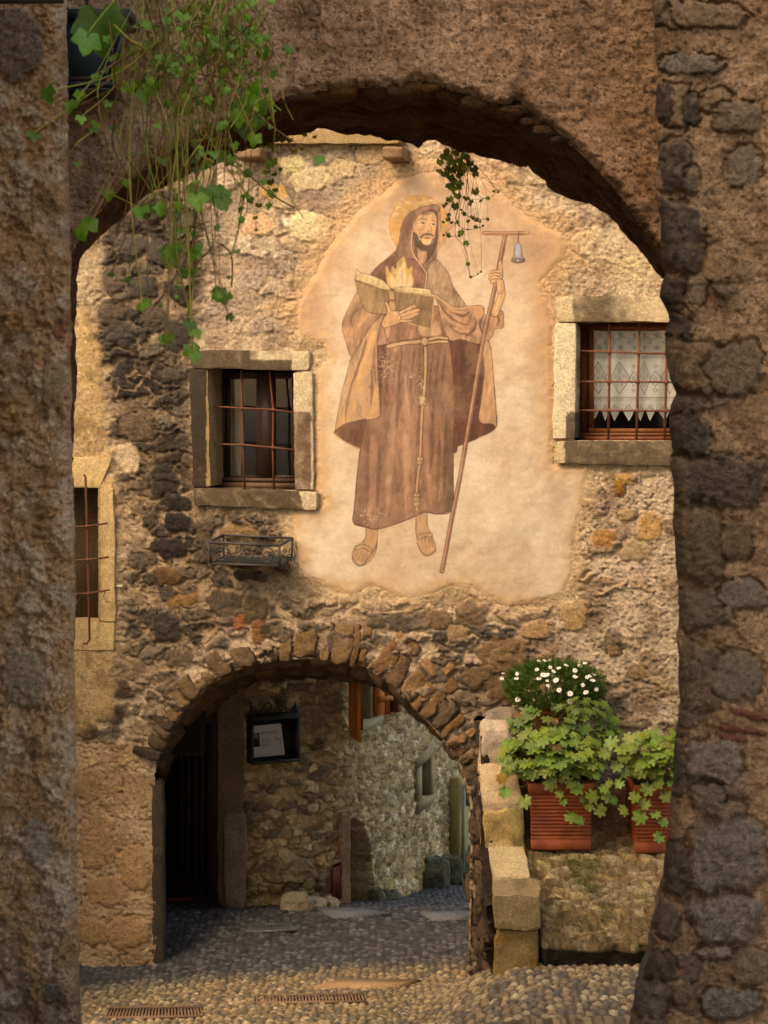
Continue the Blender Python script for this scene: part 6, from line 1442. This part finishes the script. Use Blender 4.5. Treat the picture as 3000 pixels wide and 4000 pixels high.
# ------------------------------------------------------------------ lantern behind the ivy and bar at the top edge
la = thing('wall_lantern', 'dark tapered iron lantern half hidden behind ivy at top left', 'lantern', tuple(R(340, 345, 7.7)))
ic = sc(26, 30, 32); mb = MB(); Yl = 7.62
def tap(x0t, x1t, yt, x0b, x1b, yb, Ya, dep, col, m=mb): m.hexa([R(x0t, yt, Ya), R(x0b, yb, Ya), R(x1b, yb, Ya), R(x1t, yt, Ya)], (0, dep, 0), col)
tap(150, 508, 34, 150, 502, 70, Yl - .02, .34, ic); tap(190, 432, 318, 190, 436, 334, Yl, .30, ic); tap(200, 430, 344, 200, 428, 352, Yl - .01, .28, ic)
tap(482, 502, 70, 420, 434, 318, Yl, .02, ic); tap(170, 186, 70, 200, 214, 318, Yl, .02, ic)
mb.hexa([R(484, 70, Yl + .3), R(424, 318, Yl + .3), R(436, 318, Yl + .3), R(502, 70, Yl + .3)], (0, -.02, 0), ic)
mb.build('frame', M['iron'], la)
mb = MB(); tap(186, 482, 70, 214, 421, 318, Yl + .012, .005, sc(30, 40, 42), mb); tap(200, 450, 300, 208, 434, 314, Yl + .004, .006, sc(60, 46, 34), mb); mb.hexa([R(503, 72, Yl + .02), R(437, 316, Yl + .02), R(437, 316, Yl + .28), R(503, 72, Yl + .28)], (-.006, 0, 0), sc(30, 40, 44))
mgl, nt, b = nodes('lantern_glass'); b.inputs['Roughness'].default_value = .6
at = nt.nodes.new('ShaderNodeAttribute'); at.attribute_name = 'Col'; nt.links.new(at.outputs['Color'], b.inputs['Base Color']); b.inputs['Specular IOR Level'].default_value = .25
mb.build('glass_pane', mgl, la)
mb = MB(); mb.tube([R(340, 34, Yl + .15), R(340, -10, Yl + .15), R(340, -20, 7.98)], .014, ic, 6); mb.build('bracket', M['iron'], la)
mb = MB(); mb.hexa([R(-200, -26, 5.8), R(-200, 9, 5.8), R(244, 7, 5.8), R(244, -26, 5.8)], (0, .03, 0), sc(22, 22, 22)); o = mb.build('metal_bar', M['iron'], None); tagit(o, 'black metal bar fixed to the left wall at the very top edge', 'metal bar')

# ================================================================== HANGING IVY
def ivy_plant(name, label, Y0, leaves, stems_free, seed, root_fn, base, shape, yvar=.5, stemcol=None, rad=.0022, small=None):
    t = thing(name, label, 'ivy', tuple(R(*root_fn(random.Random(1)), Y0)))
    rng = random.Random(seed); lv = MB(); sm = MB()
    sc_ = stemcol if stemcol is not None else sc(150, 148, 60)
    for (x, y, r) in leaves:
        Yl = Y0 + rng.uniform(-yvar, yvar) * .5
        rx_, ry_ = root_fn(rng); a = R(rx_, ry_, Y0 + .1); p = R(x, y, Yl); m = a * .45 + p * .55 + np.array([rng.uniform(-.06, .06), rng.uniform(-.1, .1), rng.uniform(-.12, .02)])
        sm.tube(cat([a, m, p], False, 6), rad * rng.uniform(.5, 1.2), rnd_green(rng, sc_ if rng.random() < .6 else sc(130, 100, 56), .3), 5, False)
        nr = np.array([rng.uniform(-.6, .6), -1, rng.uniform(-.1, .9)]); up = np.array([rng.uniform(-.5, .5), -.2, -1])
        add_leaf(lv, shape, p, 1.3 * r / F * Yl, nr, -up if rng.random() < .15 else up, rnd_green(rng, base, .5), rng, .3, .35)
    for pts, w in stems_free:
        q = [R(x, y, Y0 + rng.uniform(-yvar, yvar) * .4) for x, y in pts]
        col = rnd_green(rng, sc_ if rng.random() < .6 else sc(116, 84, 46), .2)
        sm.tube(cat(q, False, 5), w, col, 5, False)
        if small:
            n_ = rng.randint(*small[0]); cq = cat(q, False, 5)
            for _ in range(n_):
                p = cq[rng.randrange(2, len(cq))] + np.array([rng.uniform(-.03, .03), rng.uniform(-.03, .02), rng.uniform(-.03, .02)])
                add_leaf(lv, shape, p, rng.uniform(*small[1]) / F * Y0, np.array([rng.uniform(-.8, .8), -1, rng.uniform(-.3, 1)]), np.array([rng.uniform(-.7, .7), 0, -1]), rnd_green(rng, base, .35), rng, .3, .35)
    lv.build('leaves', M['leaf'], t, True); sm.build('stems', M['leaf'], t, True)
    return t
Lz = [(430,85,130),(380,160,70),(205,395,48),(215,505,62),(145,575,40),(318,450,46),(350,505,28),(600,365,50),(660,350,55),(625,400,50),(1062,12,46),(1040,25,30),(1090,350+40,52),(1075,430,48),(960,165,58),(930,200,44),(1000,95,30),(1095,150,52),(1135,215,40),(1030,215,40),(820,40,46),(790,65,40),(1175,5,20),(380,985,56),(345,1000,40),(470,835,30),(640,900,40),(610,905,44),(700,890,40),(840,815,42),(850,850,52),(930,830,70),(965,870,42),(960,680,36),(990,690,28),(1060,540,56),(1100,590,40),(1040,500,50),(1120,520,36),(1380,682,32),(705,690,34),(725,1070,50),(760,1065,38),(840,1085,40),(1160,450,30),(1130,470,36),(905,430,34),(860,255,40),(900,140,32),(560,365,40),(730,280,34),(700,280,30),(410,325,22),(345,400,32),(900,700,26),(780,990,22),(1060,850,22),(1080,860,20),(1040,490,40),(770,920,22),(820,470,26),(770,480,26)]
Lf = [(x * .904, y * .904, r * .80) for x, y, r in Lz] + [(668,970,30),(668,1010,34),(735,1075,26),(680,990,26),(722,1060,30),(860,1130,30),(880,1160,32),(845,1150,24),(555,1190,26),(575,1178,22),(895,1243,20),(745,1262,28),(762,1290,30),(655,1315,28),(640,1325,22),(745,1360,36),(760,1385,26),(432,1075,16),(500,1090,16),(830,740,20),(855,760,22),(700,800,20),(640,830,20),(690,1120,12),(760,1050,14)]
rng = random.Random(77); free = []
for k in range(56):
    x0 = rng.choice([rng.gauss(800, 140), rng.gauss(560, 90), rng.gauss(950, 70)]); y0 = rng.uniform(-80, 120)
    L_ = rng.choice([rng.uniform(200, 520), rng.uniform(400, 800)]); dx = rng.gauss(-40, 90)
    if x0 < 560: dx = rng.gauss(-20, 50)
    pts = [(x0, y0)]; n_ = rng.randint(3, 5)
    for j in range(1, n_ + 1):
        f_ = j / n_; pts.append((x0 + dx * f_ + rng.gauss(0, 34), y0 + L_ * f_ + rng.gauss(0, 14)))
    free.append((pts, rng.uniform(.0011, .0026)))
for k in range(26):    # horizontal tangle
    x0 = rng.uniform(430, 900); y0 = rng.uniform(20, 560); pts = [(x0, y0)]
    for j in range(4): pts.append((pts[-1][0] + rng.uniform(20, 80), pts[-1][1] + rng.uniform(-60, 70)))
    free.append((pts, rng.uniform(.0016, .003)))
for pts in ([(470,200),(440,280),(400,330),(330,360)],[(480,150),(470,330),(400,480),(300,560),(255,640)],[(500,400),(470,560),(560,700),(640,820)],[(420,750),(520,800),(620,850)],[(900,640),(980,690),(1060,760),(1150,812)],[(860,950),(905,1000),(905,1120)],[(1040,700),(960,760),(930,900),(900,1010)],[(800,600),(780,800),(700,1000),(690,1120)],[(760,620),(770,800),(740,980),(660,1120),(600,1200)],[(850,820),(830,960),(760,1060),(745,1350)],[(690,400),(720,700),(690,900),(700,1060),(750,1260)]):
    free.append((pts, .0028))
ivy_plant('hanging_ivy', 'tangle of trailing ivy hanging over the upper left of the arch', 6.0, Lf, free, 5, lambda r: (r.gauss(760, 130), r.uniform(-120, 20)), sc(92, 130, 38), IVY, .7, None, .0024, ((1, 5), (10, 26)))
# small ivy hanging from the back edge of the arch
L2 = [(1735+dx, 606+dy, r) for dx, dy, r in [(0,0,13),(20,10,12),(45,-10,12),(-15,25,11),(30,30,14),(60,20,11),(90,10,10),(100,30,12),(70,40,12),(20,55,13),(45,60,12),(0,70,11),(60,75,12),(25,85,13),(40,100,11),(115,55,13),(122,75,10),(55,110,12),(20,115,12),(35,130,10),(-20,60,8),(80,0,10),(10,-15,10),(50,45,12),(75,60,10)]]
z = lambda a, b_, r: (1200 + .6028 * a, 650 + .6028 * b_, r)
L2 = [(x, y, r * 1.25) for x, y, r in L2]
L2 += [z(923,212,13), z(975,190,12), z(957,255,15), z(885,255,8), z(920,315,8), z(1020,305,9), z(1075,330,9), z(1095,342,9), z(975,360,7), z(1170,340,7), z(1040,410,5), z(1118,395,4), z(997,427,12), z(885,445,5), z(1030,500,11), z(1043,632,8), z(1060,715,6), z(1107,695,4), z(1128,682,4), z(1172,207,8), z(1210,160,6), z(1238,165,5), z(1030,205,12), z(1065,225,8), z(1088,160,14), z(1095,172,10), z(960,140,11), z(940,120,9), z(1000,110,10), z(975,100,12)]
f2_ = [([z(a, b_, 0)[:2] for a, b_ in pts], .0016) for pts in ([(985,-20),(980,200),(965,330),(962,450),(1020,520),(1045,630),(1060,715),(1130,680)],[(1060,-20),(1040,60),(1050,200),(1062,300),(1040,380)],[(985,0),(960,140),(940,240),(915,310)],[(1070,160),(1130,200),(1172,207),(1240,160)],[(965,370),(920,350),(900,300)],[(1000,300),(1090,340),(1170,338)],[(970,370),(1030,410),(1120,395)],[(965,450),(900,458)],[(1000,-20),(990,100),(985,240),(960,340)])]
ivy_plant('hanging_ivy', 'small dark round-leaved ivy dangling beside the mural head', 8.85, L2, f2_, 6, lambda r: (1775 + r.uniform(-40, 60), 570), sc(120, 130, 40), RND, .15, sc(100, 72, 44), .0010, ((1, 3), (7, 12)))
# thin yellowish creeper left of centre
L3 = [(990,500,14),(1040,510,18),(1075,520,16),(1010,560,16),(1060,570,14),(1100,540,16),(1130,545,14),(1150,590,12),(1180,580,10),(1065,632,17),(1040,670,12),(1095,660,8),(1072,680,10),(1058,710,14),(1075,740,11),(1062,762,12),(1010,800,12),(998,852,10),(1000,898,6),(1190,525,9),(1230,535,8)]
ivy_plant('creeper', 'thin yellow-green creeper strand trailing over the wall top left of centre', 8.8, L3, [([(1050,480),(1055,600),(1048,740),(1000,850),(998,900)], .0016), ([(1000,500),(1080,540),(1150,590),(1200,610)], .0014)], 9, lambda r: (1060 + r.uniform(-50, 60), 480), sc(132, 132, 34), RND, .1, sc(110, 84, 44), .0010)

# ================================================================== LIGHT, CAMERA
w = bpy.data.worlds.new('World'); scn.world = w; w.use_nodes = True
nt = w.node_tree; bg = nt.nodes['Background']
sky = nt.nodes.new('ShaderNodeTexSky'); sky.sky_type = 'NISHITA'; sky.sun_disc = False
SD = Vector((-0.5, -0.45, 0.74)).normalized()
sky.sun_elevation = math.asin(SD.z); sky.sun_rotation = math.atan2(SD.x, SD.y)
sky.air_density = 1.0; sky.dust_density = 2.0; sky.ozone_density = 0.6
nt.links.new(sky.outputs[0], bg.inputs['Color']); bg.inputs['Strength'].default_value = 0.15
ld = bpy.data.lights.new('sun', 'SUN'); ld.energy = 0.7; ld.angle = math.radians(32); ld.color = (1.0, 0.92, 0.80)
lo = bpy.data.objects.new('sun', ld); COL.objects.link(lo); lo.rotation_euler = SD.to_track_quat('Z', 'Y').to_euler(); lo.location = (-8, -6, 20)
cd = bpy.data.cameras.new('camera'); co_ = bpy.data.objects.new('camera', cd); COL.objects.link(co_)
co_.location = (0, 0, H); co_.rotation_euler = (math.radians(90), 0, 0)
cd.sensor_fit = 'HORIZONTAL'; cd.sensor_width = 24; cd.lens = F / 3000 * 24; cd.shift_y = -(2000 - HY) / 3000.0
cd.clip_start = 0.1; cd.clip_end = 300
cd.dof.use_dof = True; cd.dof.focus_distance = 13.9; cd.dof.aperture_fstop = 6.0
scn.camera = co_
vs = scn.view_settings; vs.view_transform = 'Standard'; vs.look = 'None'; vs.exposure = 1.83; vs.gamma = 1.0
vs.use_white_balance = True; vs.white_balance_temperature = 9100; vs.white_balance_tint = 15
scn.render.engine = 'CYCLES'
cy = scn.cycles
cy.use_denoising = True; cy.max_bounces = 6; cy.diffuse_bounces = 4; cy.glossy_bounces = 3; cy.transparent_max_bounces = 8
